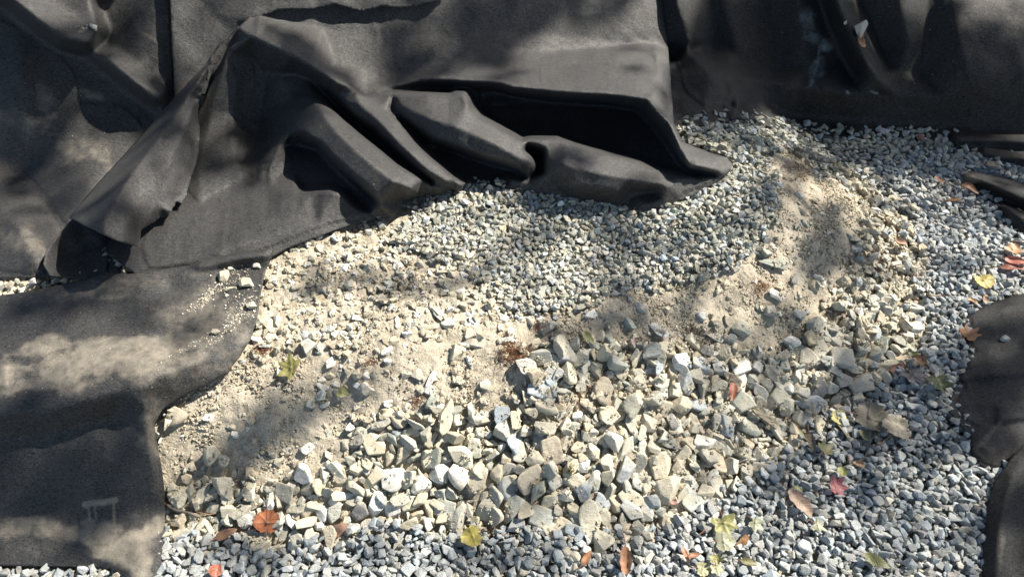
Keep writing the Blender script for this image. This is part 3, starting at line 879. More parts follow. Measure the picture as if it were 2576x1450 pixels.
# ------------------------------------------------------------------ surveyed rocks: (x, y, long, short, turn, colour) on 4x survey tiles
TILES = {
 'A': (402.5, 1088, [(520,210,190,130,80,'t'),(640,250,140,90,80,'t'),(2170,110,230,170,60,'c'),(2440,70,210,110,15,'c'),(2440,220,210,110,-55,'c'),(2320,200,210,90,-70,'c'),(2330,450,240,190,-70,'w'),(2150,450,220,130,-60,'c'),
  (1980,350,150,140,0,'c'),(1800,440,200,130,-70,'t'),(1480,510,200,150,60,'t'),(1260,590,190,160,20,'t'),(885,600,210,130,-75,'w'),(670,620,200,110,60,'c'),(430,600,200,120,-60,'t'),(300,560,180,80,-85,'t'),(960,690,150,100,-60,'c'),(1090,710,190,120,-50,'l'),
  (550,730,200,130,-30,'t'),(380,720,150,90,80,'c'),(690,780,150,130,0,'c'),(1740,670,130,100,0,'w'),(1380,740,210,90,0,'c'),(1480,770,210,120,-50,'c'),(1620,800,180,120,-60,'w'),(1750,820,220,140,-70,'g'),(1940,740,280,90,-20,'t'),(2000,800,200,160,-60,'d'),
  (2170,720,240,150,-80,'w'),(2330,740,210,160,30,'w'),(2500,690,190,130,0,'c'),(1310,880,170,110,75,'w'),(930,810,160,130,0,'g'),(690,890,130,100,0,'g'),(850,900,150,120,-40,'l'),(580,910,180,70,-50,'g'),(470,970,260,140,75,'g'),(300,940,210,110,-65,'g'),
  (1490,900,200,90,-10,'c'),(1530,1010,200,150,80,'g'),(1660,990,170,80,-65,'t'),(1200,1030,150,140,20,'t'),(940,1060,300,140,10,'p'),(680,1130,290,150,-20,'g'),(310,1110,220,130,80,'b'),(460,1170,190,150,20,'t'),(200,1150,150,110,10,'g'),(1140,1170,200,130,-5,'g'),
  (320,1320,170,140,-60,'g'),(1330,1030,110,90,0,'p'),(2270,1010,220,180,30,'c'),(2440,960,180,120,-70,'g'),(1870,1110,180,150,-20,'g'),(2200,1220,200,110,60,'g'),(2030,1330,220,180,10,'t'),(2390,1120,200,90,-60,'g'),(180,1020,180,120,-30,'t'),(150,900,110,80,80,'t'),
  (760,1280,150,90,-75,'c'),(1110,1420,220,100,0,'b'),(190,1420,170,90,0,'p'),(1330,1330,170,90,-40,'p'),(1000,1330,150,90,70,'p'),(1290,1170,110,90,20,'g'),(1470,130,110,100,-60,'w'),(1290,420,170,70,-45,'w'),(900,400,130,100,30,'t'),(290,320,130,80,0,'t'),
  (250,430,110,90,60,'t'),(1960,560,120,70,20,'w'),(1890,610,150,60,0,'w')]),
 'B': (1046.5, 1088, [(130,80,160,100,-85,'c'),(590,110,240,120,70,'c'),(430,210,330,150,40,'c'),(250,410,260,210,75,'w'),(440,430,260,180,60,'w'),(590,490,300,230,-60,'t'),(100,270,210,100,-75,'c'),(40,500,200,190,0,'w'),(60,660,200,100,-40,'c'),
  (130,730,210,100,75,'c'),(290,760,200,170,20,'g'),(400,880,330,150,-60,'g'),(720,720,240,190,-50,'g'),(935,530,220,180,80,'p'),(970,740,330,180,-60,'g'),(1150,470,270,240,-20,'t'),(1220,600,230,120,-60,'c'),(820,400,200,110,-70,'c'),(930,330,170,130,80,'g'),
  (1030,160,230,150,60,'g'),(1180,260,190,140,0,'t'),(1350,180,260,190,80,'t'),(1230,80,180,130,-30,'b'),(1500,60,200,140,50,'t'),(1390,450,190,150,70,'w'),(1480,260,120,100,-20,'w'),(1680,320,210,170,50,'l'),(1590,480,230,180,-10,'c'),(1790,190,230,140,50,'t'),
  (1910,80,150,130,40,'g'),(2110,140,290,140,-55,'g'),(2110,360,280,130,-60,'b'),(2000,530,240,90,-25,'s'),(2290,120,230,120,80,'p'),(2400,150,150,110,60,'g'),(2440,320,320,200,-60,'c'),(1930,360,200,100,25,'b'),(1790,480,180,150,80,'g'),(1670,610,240,150,-60,'b'),
  (1860,680,240,160,65,'p'),(2010,680,190,150,70,'t'),(2170,640,230,190,50,'c'),(2320,540,160,140,0,'t'),(2510,560,300,220,-45,'t'),(2330,780,300,130,80,'w'),(2180,790,220,130,50,'w'),(1410,660,300,150,-30,'c'),(1260,850,220,190,20,'g'),(1460,900,240,190,60,'t'),
  (1100,780,200,160,-40,'t'),(800,860,220,150,-50,'t'),(1770,870,380,230,70,'c'),(1610,850,230,90,80,'p'),(1910,860,180,110,60,'c'),(2070,920,200,170,0,'t'),(2220,960,190,130,-50,'g'),(2050,1050,200,120,15,'c'),(1860,1110,240,190,-60,'c'),(1550,1190,340,260,20,'d'),
  (1410,1080,180,110,60,'g'),(1330,960,140,100,-20,'c'),(1010,930,180,130,-50,'l'),(1590,1000,200,110,20,'b'),(2360,1270,320,200,70,'w'),(585,870,130,80,10,'c'),(260,880,100,90,0,'c'),(480,1240,190,160,-20,'p'),(230,1140,140,120,0,'g'),(1070,1040,100,100,0,'g'),
  (1840,1280,140,110,80,'w'),(1940,1370,140,110,60,'w'),(1990,1250,150,110,20,'w'),(2520,870,150,120,80,'t'),(2480,960,160,130,50,'g'),(110,1030,140,100,-30,'g'),(70,900,190,130,-40,'g'),(2400,1000,130,90,80,'g')]),
 'C': (1690.4, 1088, [(150,80,170,130,10,'c'),(430,110,170,140,0,'g'),(570,170,170,160,80,'g'),(740,195,190,170,10,'l'),(1080,170,200,150,20,'t'),(1190,120,300,130,35,'g'),(1180,240,260,110,55,'s'),(470,270,230,150,40,'t'),(610,350,160,150,0,'g'),
  (360,270,160,130,50,'c'),(240,300,190,130,30,'c'),(80,330,170,90,60,'w'),(190,510,240,170,50,'w'),(850,380,250,230,0,'g'),(1060,430,220,160,-80,'s'),(1010,300,130,110,0,'t'),(450,450,180,140,30,'g'),(320,610,190,140,-45,'t'),(100,640,240,130,-75,'g'),
  (450,640,180,160,-60,'g'),(570,590,200,90,40,'g'),(600,510,180,140,40,'g'),(730,600,190,120,20,'g'),(830,540,180,100,35,'b'),(1020,620,220,190,-30,'s'),(930,680,140,110,60,'g'),(600,710,170,110,50,'g'),(690,720,150,90,70,'g'),(810,760,170,130,10,'s'),
  (200,710,190,150,-30,'g'),(430,760,250,100,25,'g'),(140,830,250,130,45,'c'),(70,900,280,210,25,'c'),(170,1140,230,150,70,'w'),(1530,740,260,240,0,'p'),(1340,290,240,110,40,'b'),(1300,390,120,60,5,'g'),(1460,410,150,110,0,'g'),(1110,1190,180,150,10,'w'),
  (1480,1120,200,140,20,'p'),(1220,1120,240,110,15,'p'),(1940,1210,160,150,0,'p'),(1930,1380,290,140,15,'c'),(1730,1400,200,110,10,'g'),(1960,960,130,130,0,'p'),(1500,1430,180,50,0,'c'),(2010,460,120,100,30,'c'),(2250,390,160,70,10,'w'),(2240,530,200,100,40,'w'),
  (940,240,110,90,80,'g')]),
 'D': (1046.5, 725.8, [(320,330,130,130,-60,'w'),(220,200,160,120,60,'c'),(110,350,210,90,-5,'t'),(130,430,150,80,0,'c'),(250,270,90,80,0,'c'),(500,330,90,80,0,'w'),(580,300,100,90,0,'w'),(530,430,130,110,30,'c'),(590,520,210,100,-10,'t'),(480,550,130,40,20,'w'),
  (410,620,170,150,-30,'c'),(540,710,110,60,50,'w'),(410,810,130,100,70,'t'),(450,900,110,60,30,'c'),(695,950,125,110,0,'w'),(690,1100,90,60,0,'t'),(1010,1070,110,70,30,'t'),(150,1010,140,100,10,'w'),(150,890,170,50,-70,'w'),(1250,1000,320,180,35,'l'),
  (1110,1090,240,70,65,'c'),(1200,1120,130,110,0,'g'),(1310,1190,230,130,15,'t'),(1180,1260,140,110,40,'c'),(1360,830,150,140,10,'l'),(1230,850,170,90,45,'t'),(1430,870,160,70,-65,'b'),(1370,990,190,90,60,'p'),(1500,650,220,190,20,'l'),(1490,930,90,90,0,'g'),
  (1530,970,100,60,-30,'g'),(1480,1030,150,50,0,'g'),(1700,890,240,110,75,'g'),(1650,990,130,90,70,'g'),(1840,830,160,150,-20,'t'),(1900,1010,250,200,60,'t'),(1810,1060,120,100,60,'c'),(2060,790,240,140,70,'t'),(2220,820,160,100,-20,'g'),(2240,920,210,160,-30,'g'),
  (2370,760,190,110,-60,'b'),(2440,810,150,70,-80,'p'),(2490,1040,150,130,20,'l'),(1720,740,120,80,-10,'w'),(1620,730,90,80,-60,'g'),(1560,1150,220,90,-80,'c'),(1470,1230,160,80,-80,'w'),(1720,1140,210,90,45,'g'),(2020,1140,130,90,-50,'g'),(2080,1170,160,90,-20,'g'),
  (2060,1260,160,110,-30,'t'),(1900,1290,180,90,-40,'c'),(1620,1260,100,100,0,'w'),(2150,1320,200,110,60,'g'),(2350,1360,230,170,50,'t'),(2490,1180,170,160,0,'t'),(1740,1420,160,120,0,'w'),(1280,1420,150,150,0,'g'),(1050,1410,160,90,10,'w'),(1400,1340,180,100,30,'l'),
  (970,440,140,80,60,'w'),(890,500,100,70,-30,'w'),(1150,280,200,70,60,'g'),(1390,345,110,80,-10,'w'),(980,170,100,80,-10,'w'),(2150,330,130,80,60,'s'),(2440,400,200,100,25,'l'),(2300,570,140,60,-60,'w'),(2520,590,200,130,20,'t'),(1690,85,130,100,0,'g'),
  (1770,240,140,70,-30,'w'),(1840,590,130,80,60,'g'),(2030,650,170,40,0,'t'),(2260,170,140,80,20,'g'),(110,40,110,70,20,'w'),(290,1290,330,130,-85,'t'),(420,1290,180,120,60,'c'),(550,1340,150,80,-80,'c'),(670,1290,150,110,0,'t')]),
 'E': (1690.4, 725.8, [(1080,60,210,80,25,'w'),(300,250,90,90,20,'l'),(700,380,190,140,30,'s'),(450,310,130,70,20,'t'),(570,290,110,80,80,'t'),(450,470,200,80,15,'w'),(600,490,110,80,-50,'b'),(1000,210,140,110,30,'g'),(1300,240,140,70,10,'w'),(1500,360,150,80,-10,'t'),
  (1620,470,190,140,30,'g'),(1380,480,190,90,-20,'s'),(1480,570,180,150,-40,'g'),(1600,600,110,80,70,'g'),(1390,690,240,220,60,'t'),(1700,700,220,170,10,'g'),(1540,720,120,110,0,'g'),(1800,810,190,90,10,'g'),(870,640,140,120,80,'g'),(1020,710,130,110,0,'g'),
  (1010,790,200,90,35,'g'),(1150,740,150,100,70,'g'),(1290,790,150,100,40,'g'),(520,640,170,110,80,'c'),(400,610,110,90,0,'w'),(130,650,160,90,-20,'t'),(140,740,110,90,0,'b'),(290,740,210,130,20,'l'),(480,780,190,130,25,'l'),(430,900,110,100,80,'c'),
  (140,930,280,130,65,'p'),(40,1030,150,140,50,'g'),(690,910,240,160,65,'w'),(250,1140,240,150,-5,'p'),(470,1240,170,140,20,'t'),(680,1160,240,210,-60,'s'),(210,1290,120,120,0,'c'),(330,1250,110,80,0,'g'),(50,1370,170,170,0,'w'),(235,1380,150,130,80,'g'),
  (540,1350,240,190,20,'b'),(770,1360,240,150,20,'s'),(1040,1110,240,180,-50,'s'),(1120,1210,200,150,-60,'s'),(1400,1150,360,170,5,'l'),(960,980,140,90,30,'g'),(1070,960,100,90,0,'g'),(1180,980,140,110,60,'w'),(1300,1020,170,110,0,'g'),(1470,960,200,160,-50,'d'),
  (1580,1020,150,110,20,'g'),(1900,950,270,200,-10,'g'),(2060,930,150,120,60,'g'),(2130,890,150,110,20,'g'),(1690,1080,160,160,0,'p'),(1790,1140,130,130,0,'g'),(1640,1250,270,120,10,'b'),(1680,1200,130,80,30,'t'),(1350,1320,260,170,-10,'l'),(1030,1430,230,90,0,'b'),
  (890,880,130,110,0,'c'),(980,870,140,80,20,'t'),(1090,900,100,70,0,'c'),(1330,890,130,100,0,'g'),(1570,880,150,110,60,'c'),(1740,900,110,70,0,'g'),(1970,730,150,110,-40,'t'),(2080,750,180,90,-40,'g'),(2290,710,250,120,15,'t'),(2300,580,200,170,0,'c'),
  (2360,440,250,180,20,'t'),(2240,340,150,140,0,'w'),(2100,300,150,110,60,'t'),(2330,250,160,120,-30,'w'),(2470,240,130,80,80,'c'),(2500,330,120,80,-50,'c'),(2350,40,180,150,0,'t'),(1750,520,120,80,0,'g'),(1900,190,120,90,60,'g'),(890,1140,160,140,0,'g')]),
 'F': (1932, 362, [(110,370,100,90,20,'l'),(500,300,150,70,50,'l'),(1010,460,150,120,30,'t'),(1350,820,180,90,80,'t'),(1110,780,110,60,-20,'d'),(380,770,100,40,40,'s'),(850,920,110,50,10,'g'),(950,1160,170,60,5,'t'),(1590,880,120,100,60,'c'),(930,1410,110,80,0,'p'),
  (270,1330,100,90,70,'d'),(460,1400,110,100,0,'c'),(540,1340,140,70,20,'w'),(1460,1220,120,80,0,'c'),(1550,1300,140,130,0,'c'),(1640,1410,180,90,0,'c'),(1480,1030,150,120,0,'t'),(1600,1190,130,110,0,'t'),(1250,750,100,80,0,'w'),(900,250,110,70,0,'l'),
  (1850,290,150,90,0,'t'),(2450,295,210,90,15,'s'),(2200,580,160,80,10,'b'),(790,385,100,50,0,'l'),(90,1185,330,105,5,'s'),(-15,1048,200,130,0,'s'),(330,490,90,60,10,'w')]),
 'G': (402.5, 725.8, [(1120,340,230,140,10,'c'),(1480,560,160,150,80,'g'),(930,180,120,80,0,'c'),(130,1260,220,170,-20,'t'),(1570,430,130,80,60,'w'),(1650,440,130,80,60,'w'),(1460,450,130,90,0,'l'),(1860,450,90,90,0,'w'),(1330,240,140,70,-30,'w'),
  (1700,730,130,80,-50,'w'),(1620,960,130,70,0,'w'),(1750,930,100,60,0,'w'),(1620,890,80,50,0,'w'),(2070,1000,140,130,80,'w'),(1990,950,90,60,0,'w'),(1500,1140,100,90,0,'g'),(1650,1150,110,50,-40,'w'),(1610,1050,110,80,-60,'w'),(1190,810,90,60,-50,'w'),
  (2400,1310,190,130,0,'c'),(2060,840,90,70,0,'w'),(1740,540,130,80,0,'t'),(2280,600,120,60,-35,'w'),(2480,420,100,80,0,'w'),(960,480,100,90,0,'w'),(1070,100,90,70,0,'w'),(2230,70,90,80,0,'w')]),
}
SHORT = []     # landmarks for the wording: (u, v, phrase)
rocks = []
for k in 'EDFGBCA':
    u0, v0, L = TILES[k]
    for (a, b, w, h, an, c) in L:
        rocks.append([u0 + a / 4, v0 + b / 4, w / 4, h / 4, an, c])
# keep one of any pair that two tiles both list
uniq = []
for r in sorted(rocks, key=lambda r: -r[2] * r[3]):
    if all(math.hypot(r[0] - q[0], r[1] - q[1]) > 0.42 * min(q[2], r[2]) + 2 for q in uniq):
        uniq.append(r)
NAMED = 300
rocks_named = uniq[:NAMED]
rocks_extra = uniq[NAMED:]

LEAVES = [
 # u, v, size, turn, form, colour, curl, phrase, label
 (679,1310,66,-90,'round',(0.46,0.12,0.025),0.25,'the round orange leaf','round orange-brown leaf with upward stalk on big pale stones near bottom left'),
 (858,1336,62,-28,'oak',(0.42,0.22,0.14),0.7,'the curled pinkish leaf','curled pinkish brown leaf on grey stones right of the round orange leaf'),
 (576,1342,54,-20,'slim',(0.36,0.17,0.08),0.9,'the thin brown curl','thin curled brown leaf on long grey stone left of the round orange leaf'),
 (549,1432,34,80,'round',(0.55,0.12,0.05),0.3,'the small red-orange leaf','small red-orange leaf at the bottom edge left of centre'),
 (738,930,78,200,'lobed',(0.33,0.31,0.055),0.3,'the yellow-green lobed leaf','yellow-green lobed leaf with red stalk lying on bare tan soil'),
 (861,984,30,20,'round',(0.50,0.47,0.14),0.2,'the small pale yellow leaf','small pale yellow leaf among white pebbles on the soil'),
 (1190,1348,54,160,'round',(0.62,0.50,0.04),0.35,'the bright yellow leaf','bright yellow leaf on grey gravel at the bottom centre'),
 (1477,860,46,55,'slim',(0.24,0.25,0.085),0.6,'the pointed olive leaf','pointed olive green leaf on soil above the large stones'),
 (1583,858,32,60,'lobed',(0.33,0.22,0.19),0.6,'the mauve shrivelled leaf','shrivelled mauve-brown leaf on soil right of the pointed olive leaf'),
 (1833,992,48,100,'slim',(0.40,0.09,0.035),0.9,'the narrow rust leaf','narrow curled rust red leaf standing between greenish stones'),
 (1470,1400,40,-50,'slim',(0.48,0.19,0.06),0.7,'the orange sliver leaf','orange sliver of leaf on the dark grey boulder at bottom'),
 (1573,1412,66,95,'oak',(0.45,0.17,0.06),0.9,'the long orange-brown leaf','long curled orange-brown leaf standing upright in gravel at the bottom edge'),
 (1812,1320,84,75,'lobed',(0.29,0.29,0.07),0.35,'the large olive lobed leaf','large olive yellow lobed leaf half under pebbles at bottom'),
 (1893,1322,52,40,'lobed',(0.33,0.36,0.22),0.15,'the pale grey-green leaf','pale grey-green lobed leaf pressed flat right of the large olive leaf'),
 (1815,1368,52,0,'round',(0.36,0.37,0.23),0.1,'the flat sage leaf','flat sage green leaf directly below the large olive lobed leaf'),
 (1862,1360,44,-40,'oak',(0.52,0.24,0.07),1.0,'the crumpled orange leaf','crumpled orange leaf on gravel beside the flat sage leaf'),
 (1716,1404,36,60,'slim',(0.50,0.18,0.08),0.8,'the rust leaf under the white stone','rust coloured curled leaf below a white pear shaped stone'),
 (1744,1403,32,-10,'slim',(0.46,0.17,0.07),0.8,None,'small rust leaf scrap just right of the rust coloured curled leaf'),
 (1797,1412,46,80,'lobed',(0.34,0.34,0.08),0.5,'the yellow-olive torn leaf','torn yellow-olive leaf standing above pale leaves at the bottom edge'),
 (1762,1438,38,10,'round',(0.46,0.45,0.22),0.2,None,'pale yellow-green leaf at the bottom edge, left one of a close pair'),
 (1796,1434,42,80,'lobed',(0.47,0.46,0.23),0.2,None,'pale yellow-green leaf at the bottom edge, right one of a close pair'),
 (1877,1419,42,5,'slim',(0.16,0.14,0.04),0.5,'the dark olive leaf','dark olive brown leaf on sunlit gravel near the bottom edge'),
 (2006,1268,76,50,'oak',(0.34,0.215,0.155),0.5,'the pinkish brown oak leaf','pinkish brown ribbed leaf with orange underside beside squarish grey stone'),
 (2092,1224,66,10,'lobed',(0.47,0.10,0.13),0.5,'the crimson leaf','crimson pink torn leaf on dark gravel above the squarish grey stone'),
 (2050,1331,46,30,'lobed',(0.40,0.40,0.26),0.15,'the small pale lobed leaf','small pale lobed leaf on gravel below the pinkish brown leaf'),
 (2114,1192,30,60,'round',(0.20,0.22,0.045),0.4,'the small dark green leaf','small dark green leaf just above the crimson leaf'),
 (2003,1235,24,20,'slim',(0.32,0.31,0.07),0.3,None,'tiny yellow-green leaf tip above the pinkish brown ribbed leaf'),
 (2198,1416,60,30,'slim',(0.17,0.19,0.06),0.3,'the long green leaf','long green leaf resting on a cream stone near the bottom edge'),
 (2100,1058,44,15,'round',(0.44,0.40,0.10),0.3,'the yellowish tan leaf','yellowish leaf above the crumpled dead leaves on the right'),
 (2125,1102,84,60,'slim',(0.17,0.145,0.10),0.5,'the big dark brown leaf','big dark brown dead leaf in the middle of the leaf pile at right'),
 (2070,1140,64,-30,'lobed',(0.26,0.25,0.09),0.6,'the crumpled olive leaf','crumpled olive leaf with holes at the lower end of the leaf pile'),
 (2182,1062,88,15,'round',(0.215,0.19,0.135),0.35,'the grey-brown leaf','broad grey-brown dead leaf at the upper end of the leaf pile'),
 (2252,1085,72,190,'round',(0.34,0.29,0.20),0.15,'the round veined tan leaf','round tan leaf with fine veins lying flat on blue-grey gravel'),
 (2168,1100,34,80,'round',(0.33,0.32,0.15),0.3,None,'small pale olive leaf tucked below the broad grey-brown leaf'),
 (2010,1103,38,40,'oak',(0.22,0.21,0.08),0.6,None,'olive crumpled leaf left of the white stone in the leaf pile'),
 (2036,1118,46,80,'slim',(0.19,0.15,0.10),0.8,None,'folded brown leaf just left of the white stone in the leaf pile'),
 (2150,1170,32,10,'oak',(0.44,0.22,0.08),1.0,'the orange scrap','orange leaf scrap caught under the grey twig'),
 (2345,975,84,70,'lobed',(0.075,0.105,0.035),0.4,'the dark green lobed leaf','dark green lobed leaf on blue-grey gravel beside the right felt sheet'),
 (2290,955,84,60,'lobed',(0.225,0.205,0.215),0.2,'the grey-mauve lobed leaf','grey-mauve lobed leaf left of the dark green lobed leaf'),
 (2250,928,50,-15,'slim',(0.30,0.09,0.05),0.6,'the dark red leaf','dark red-brown leaf on stones above the grey-mauve leaf'),
 (2302,915,34,60,'round',(0.32,0.14,0.06),0.5,None,'rusty round leaf right of the dark red-brown leaf'),
 (2296,898,28,10,'slim',(0.16,0.19,0.04),0.3,None,'small green leaf above the rusty round leaf'),
 (2433,853,62,-25,'lobed',(0.47,0.20,0.06),0.45,'the orange leaf on the felt','orange leaf lying on the edge of the right felt sheet'),
 (2465,715,50,80,'round',(0.62,0.48,0.10),0.35,'the yellow leaf at right','yellow leaf on pale gravel near the right edge'),
 (2435,766,28,10,'oak',(0.55,0.28,0.11),1.0,None,'small orange curl below the yellow leaf at right'),
 (2467,756,34,-50,'slim',(0.50,0.28,0.11),0.7,None,'light brown sliver of leaf just under the yellow leaf at right'),
 (2547,545,48,35,'oak',(0.52,0.29,0.13),0.9,'the curled orange-brown leaf at the right edge','curled orange-brown leaf on gravel at the right edge of the photo'),
 (2400,518,38,5,'oak',(0.50,0.24,0.08),0.6,'the orange leaf in blue gravel','orange leaf in dark blue gravel left of the narrow felt edge'),
 (2434,482,44,30,'slim',(0.42,0.18,0.07),0.8,'the rust leaf by the felt edge','rust leaf standing against the narrow ridged felt edge'),
 (2540,638,42,50,'round',(0.55,0.28,0.12),0.4,'the light orange leaf','light orange leaf above the red leaves at the right edge'),
 (2553,664,50,20,'slim',(0.50,0.10,0.06),0.6,'the upper red leaf','bright red leaf at the right edge, upper of two'),
 (2548,686,58,10,'slim',(0.33,0.09,0.06),0.6,None,'dull red leaf at the right edge, lower of two'),
 (2487,425,38,0,'oak',(0.34,0.23,0.11),0.6,'the tan leaf in shade','tan leaf on greenish stones in the deep shade at top right'),
 (2100,430,44,10,'lobed',(0.17,0.155,0.07),0.4,'the dull olive leaf','dull olive leaf on soil below the far shaded gravel'),
 (2310,355,20,0,'round',(0.33,0.14,0.12),0.3,None,'small pink-brown leaf in shaded gravel against the dark sheet'),
 (2405,358,24,-60,'slim',(0.34,0.29,0.08),0.6,None,'yellowish leaf bit at the foot of the dark top right sheet'),
 (2254,618,36,10,'oak',(0.42,0.21,0.12),1.0,None,'small reddish leaf scrap on stones right of the soil hump'),
 (2352,462,30,10,'oak',(0.34,0.13,0.07),0.9,None,'small rust leaf deep in blue gravel left of the felt edge'),
 (1690,1266,22,0,'slim',(0.40,0.17,0.13),0.3,None,'pinkish leaf chip among pale stones left of the heart shaped stone'),
 (1404,1165,20,80,'slim',(0.45,0.16,0.09),0.5,None,'tiny orange leaf sliver beside the moss tuft'),
]
LEAF_ON_SHEET = [(2160,103,44,70,'oak',(0.60,0.29,0.10),1.0,'the orange leaf on the dark sheet','dried orange leaf caught on a fold of the dark top right sheet')]
for l in LEAVES:
    if l[7]: SHORT.append((l[0], l[1], l[7]))
SHORT += [(1290, 890, 'the brown root clump'), (1422, 1180, 'the moss tuft'), (463, 1288, 'the grey twig at left'), (1915, 1048, 'the wood splinter'), (2005, 435, 'the dry grass tuft'), (2165, 876, 'the dark grass tuft')]

SPECIAL = {  # nearest rock to this place gets this wording
 (1955, 658): 'long greenish grey slab lying on the tan soil hump', (1928, 624): 'blocky greenish grey stone just above the long slab',
 (2072, 1273): 'squarish blue-grey stone on dark gravel right of the ribbed leaf', (1945, 1243): 'greenish heart shaped stone left of the ribbed pinkish leaf',
 (1434, 1385): 'biggest dark grey boulder, at the bottom with an orange sliver on it', (1489, 1305): 'largest cream boulder in the middle of the stone heap',
 (1220, 963): 'round white pebble alone on the tan soil', (1126, 808): 'white speckled block on soil above the root clump', (1358, 975): 'large pale wedge shaped stone right of the bare soil',
 (1421, 888): 'pale blue-grey faceted stone left of the pointed olive leaf', (682, 811): 'large cream stone beside the edge of the dusty lower sheet', (772, 866): 'rounded grey stone above the yellow-green lobed leaf',
 (435, 1041): 'flat tan stone half buried by the corner of the dusty lower sheet', (1636, 1405): 'tall white stone at the bottom edge, right of centre', (2040, 1013): 'wide pale stone above the pile of dead leaves',
 (1860, 1016): 'large greenish faceted stone right of the narrow rust leaf', (1825, 1063): 'large blue-grey stone below the greenish faceted stone', (2165, 963): 'large grey triangular stone left of the grey-mauve leaf',
 (2280, 836): 'rounded tan pebbly stone on the slope at right', (1119, 1335): None, (2173, 1433): 'big cream stone at the bottom edge under the long green leaf',
 (1194, 1210): 'big tan triangular stone beside two white ones', (1109, 1190): 'big white stone, left one of two touching the tan triangular stone', (1156, 1195): 'big white wedge touching the tan triangular stone',
 (770, 1120): 'lone white stone on soil above the round orange leaf', (725, 1193): 'thin white flake at the lower edge of the tan soil', (2209, 557): 'small dark stone on the right flank of the soil hump',
 (2184, 477): 'rounded tan stone at the edge of soil and blue gravel', (2544, 436): 'long greenish stone in the shade at far right', (2394, 434): 'tan dirty stone at the tip of the narrow felt edge',
 (2057, 437): 'thin pale blue slab on soil right of the dry grass', (1118, 1048): 'upright tan slab buried in soil above the stone heap'}

# ------------------------------------------------------------------ rock templates and placing
rg = np.random.default_rng(11)
TPL_ROCK = []
for i in range(46):
    sides = rg.choice([3, 3, 4, 4, 5, 5, 6])
    P_, F_ = stone_shape(4, rg, p=float(rg.choice([30, 50, 80])), planes=int(rg.integers(8, 13)), rough=0.013, sides=int(sides))
    me = np_mesh('rock', P_, F_, M_ROCK, True)
    TPL_ROCK.append(me)


def frame_from(nrm, yaw):
    n = np.array(nrm, float); n /= np.linalg.norm(n)
    d = np.array([math.cos(yaw), math.sin(yaw), 0.0]); t = d - n * (d @ n); t /= np.linalg.norm(t)
    return np.stack([t, np.cross(n, t), n], 1)


def gnormal(x, y):
    return np.array([-float(GDX(x, y)), -float(GDY(x, y)), 1.0])


def jitter(col, rgn, amt=0.09):
    f = 1 + rgn.normal() * amt
    t = rgn.normal() * 0.03
    return (max(0.02, col[0] * f * (1 + t)), max(0.02, col[1] * f), max(0.02, col[2] * f * (1 - t)))


rock_objs = []
def place_rock(u, v, w, h, an, c, named=True, lift=0.0):
    P = surf(np.array([u]), np.array([v]), 0.012 + lift)[0]
    dist = (P - CAM) @ FWD
    a = w / FOC * dist / 2; b = h / FOC * dist / 2 * 1.06
    yaw = math.atan2(-math.sin(R(an)) / 0.8, math.cos(R(an)))
    c_ = min(a, b) * rg.uniform(0.5, 0.8)
    x, y = P[0], P[1]
    res = settle(x, y, a, b, c_, yaw, 0.8)
    if res is None:
        zc = float(GG(x, y)) + c_ * 0.5
    else:
        zc = min(res[0], float(GG(x, y)) + c_ * 0.75 + 0.013)
        commit(zc - 0.1 * c_, c_, res[1])
    n = gnormal(x, y) * 1.0; n = n / np.linalg.norm(n) + rg.normal(size=3) * 0.16
    # slide towards the viewer so that the stone still covers its surveyed spot
    rot = frame_from(n, yaw)
    return np.array([x, y, zc]), rot, (a * 1.2, b * 1.2, c_ * 1.2), jitter([q * 1.12 for q in PAL[c]], rg, 0.06)


STUFF_V, STUFF_F, STUFF_C = {}, {}, {}
def add_stuff(key, V, F, C):
    o_ = STUFF_V.setdefault(key, []); f_ = STUFF_F.setdefault(key, []); c_ = STUFF_C.setdefault(key, [])
    base = sum(len(q) for q in o_)
    o_.append(V); f_.append(F + base); c_.append(C)


named = []
for i, r in enumerate(rocks_named):
    pos, rot, sc, colr = place_rock(*r)
    ti = i % 16 if sc[0] > 0.024 else int(rg.integers(16, len(TPL_ROCK)))
    o = link(bpy.data.objects.new('rock', TPL_ROCK[ti]))
    M_ = np.eye(4); M_[:3, :3] = rot @ np.diag(sc) ; M_[:3, 3] = pos
    o.matrix_world = Matrix(M_.tolist())
    o.color = (float(colr[0]), float(colr[1]), float(colr[2]), 1)
    named.append((o, r))

# wording of the labels
ORD = ['nearest', 'second', 'third', 'fourth', 'fifth', 'sixth', 'seventh', 'eighth', 'ninth', 'tenth', 'eleventh', 'twelfth', 'thirteenth', 'fourteenth']
special_of = {}
for (su, sv), txt in SPECIAL.items():
    if not txt: continue
    k = min(range(len(named)), key=lambda i: math.hypot(named[i][1][0] - su, named[i][1][1] - sv) if i not in special_of else 1e9)
    special_of[k] = txt
buckets = {}
for i, (o, r) in enumerate(named):
    if i in special_of:
        continue
    lm = min(SHORT, key=lambda s: math.hypot(s[0] - r[0], s[1] - r[1]))
    du, dv = r[0] - lm[0], r[1] - lm[1]
    side = ('right of' if du > 0 else 'left of') if abs(du) > abs(dv) else ('below' if dv > 0 else 'above')
    ratio = r[2] / r[3]
    shape = 'long' if ratio > 1.75 else ('blocky' if ratio < 1.22 else '')
    buckets.setdefault((WORD[r[5]], side, lm[2]), []).append((math.hypot(du, dv), i, shape))
for (colw, side, ph), lst in buckets.items():
    lst.sort()
    for k, (d_, i, shape) in enumerate(lst):
        w = ORD[min(k, len(ORD) - 1)]
        pre = (shape + ' ' if shape else '')
        special_of[i] = (f'{pre}{colw} stone, {w} {colw} one {side} {ph}' if len(lst) > 1 else f'{pre}{colw} stone, only {colw} one close {side} {ph}')
for i, (o, r) in enumerate(named):
    tag(o, special_of[i], 'rock', 'stones lying on the heap and the gravel')

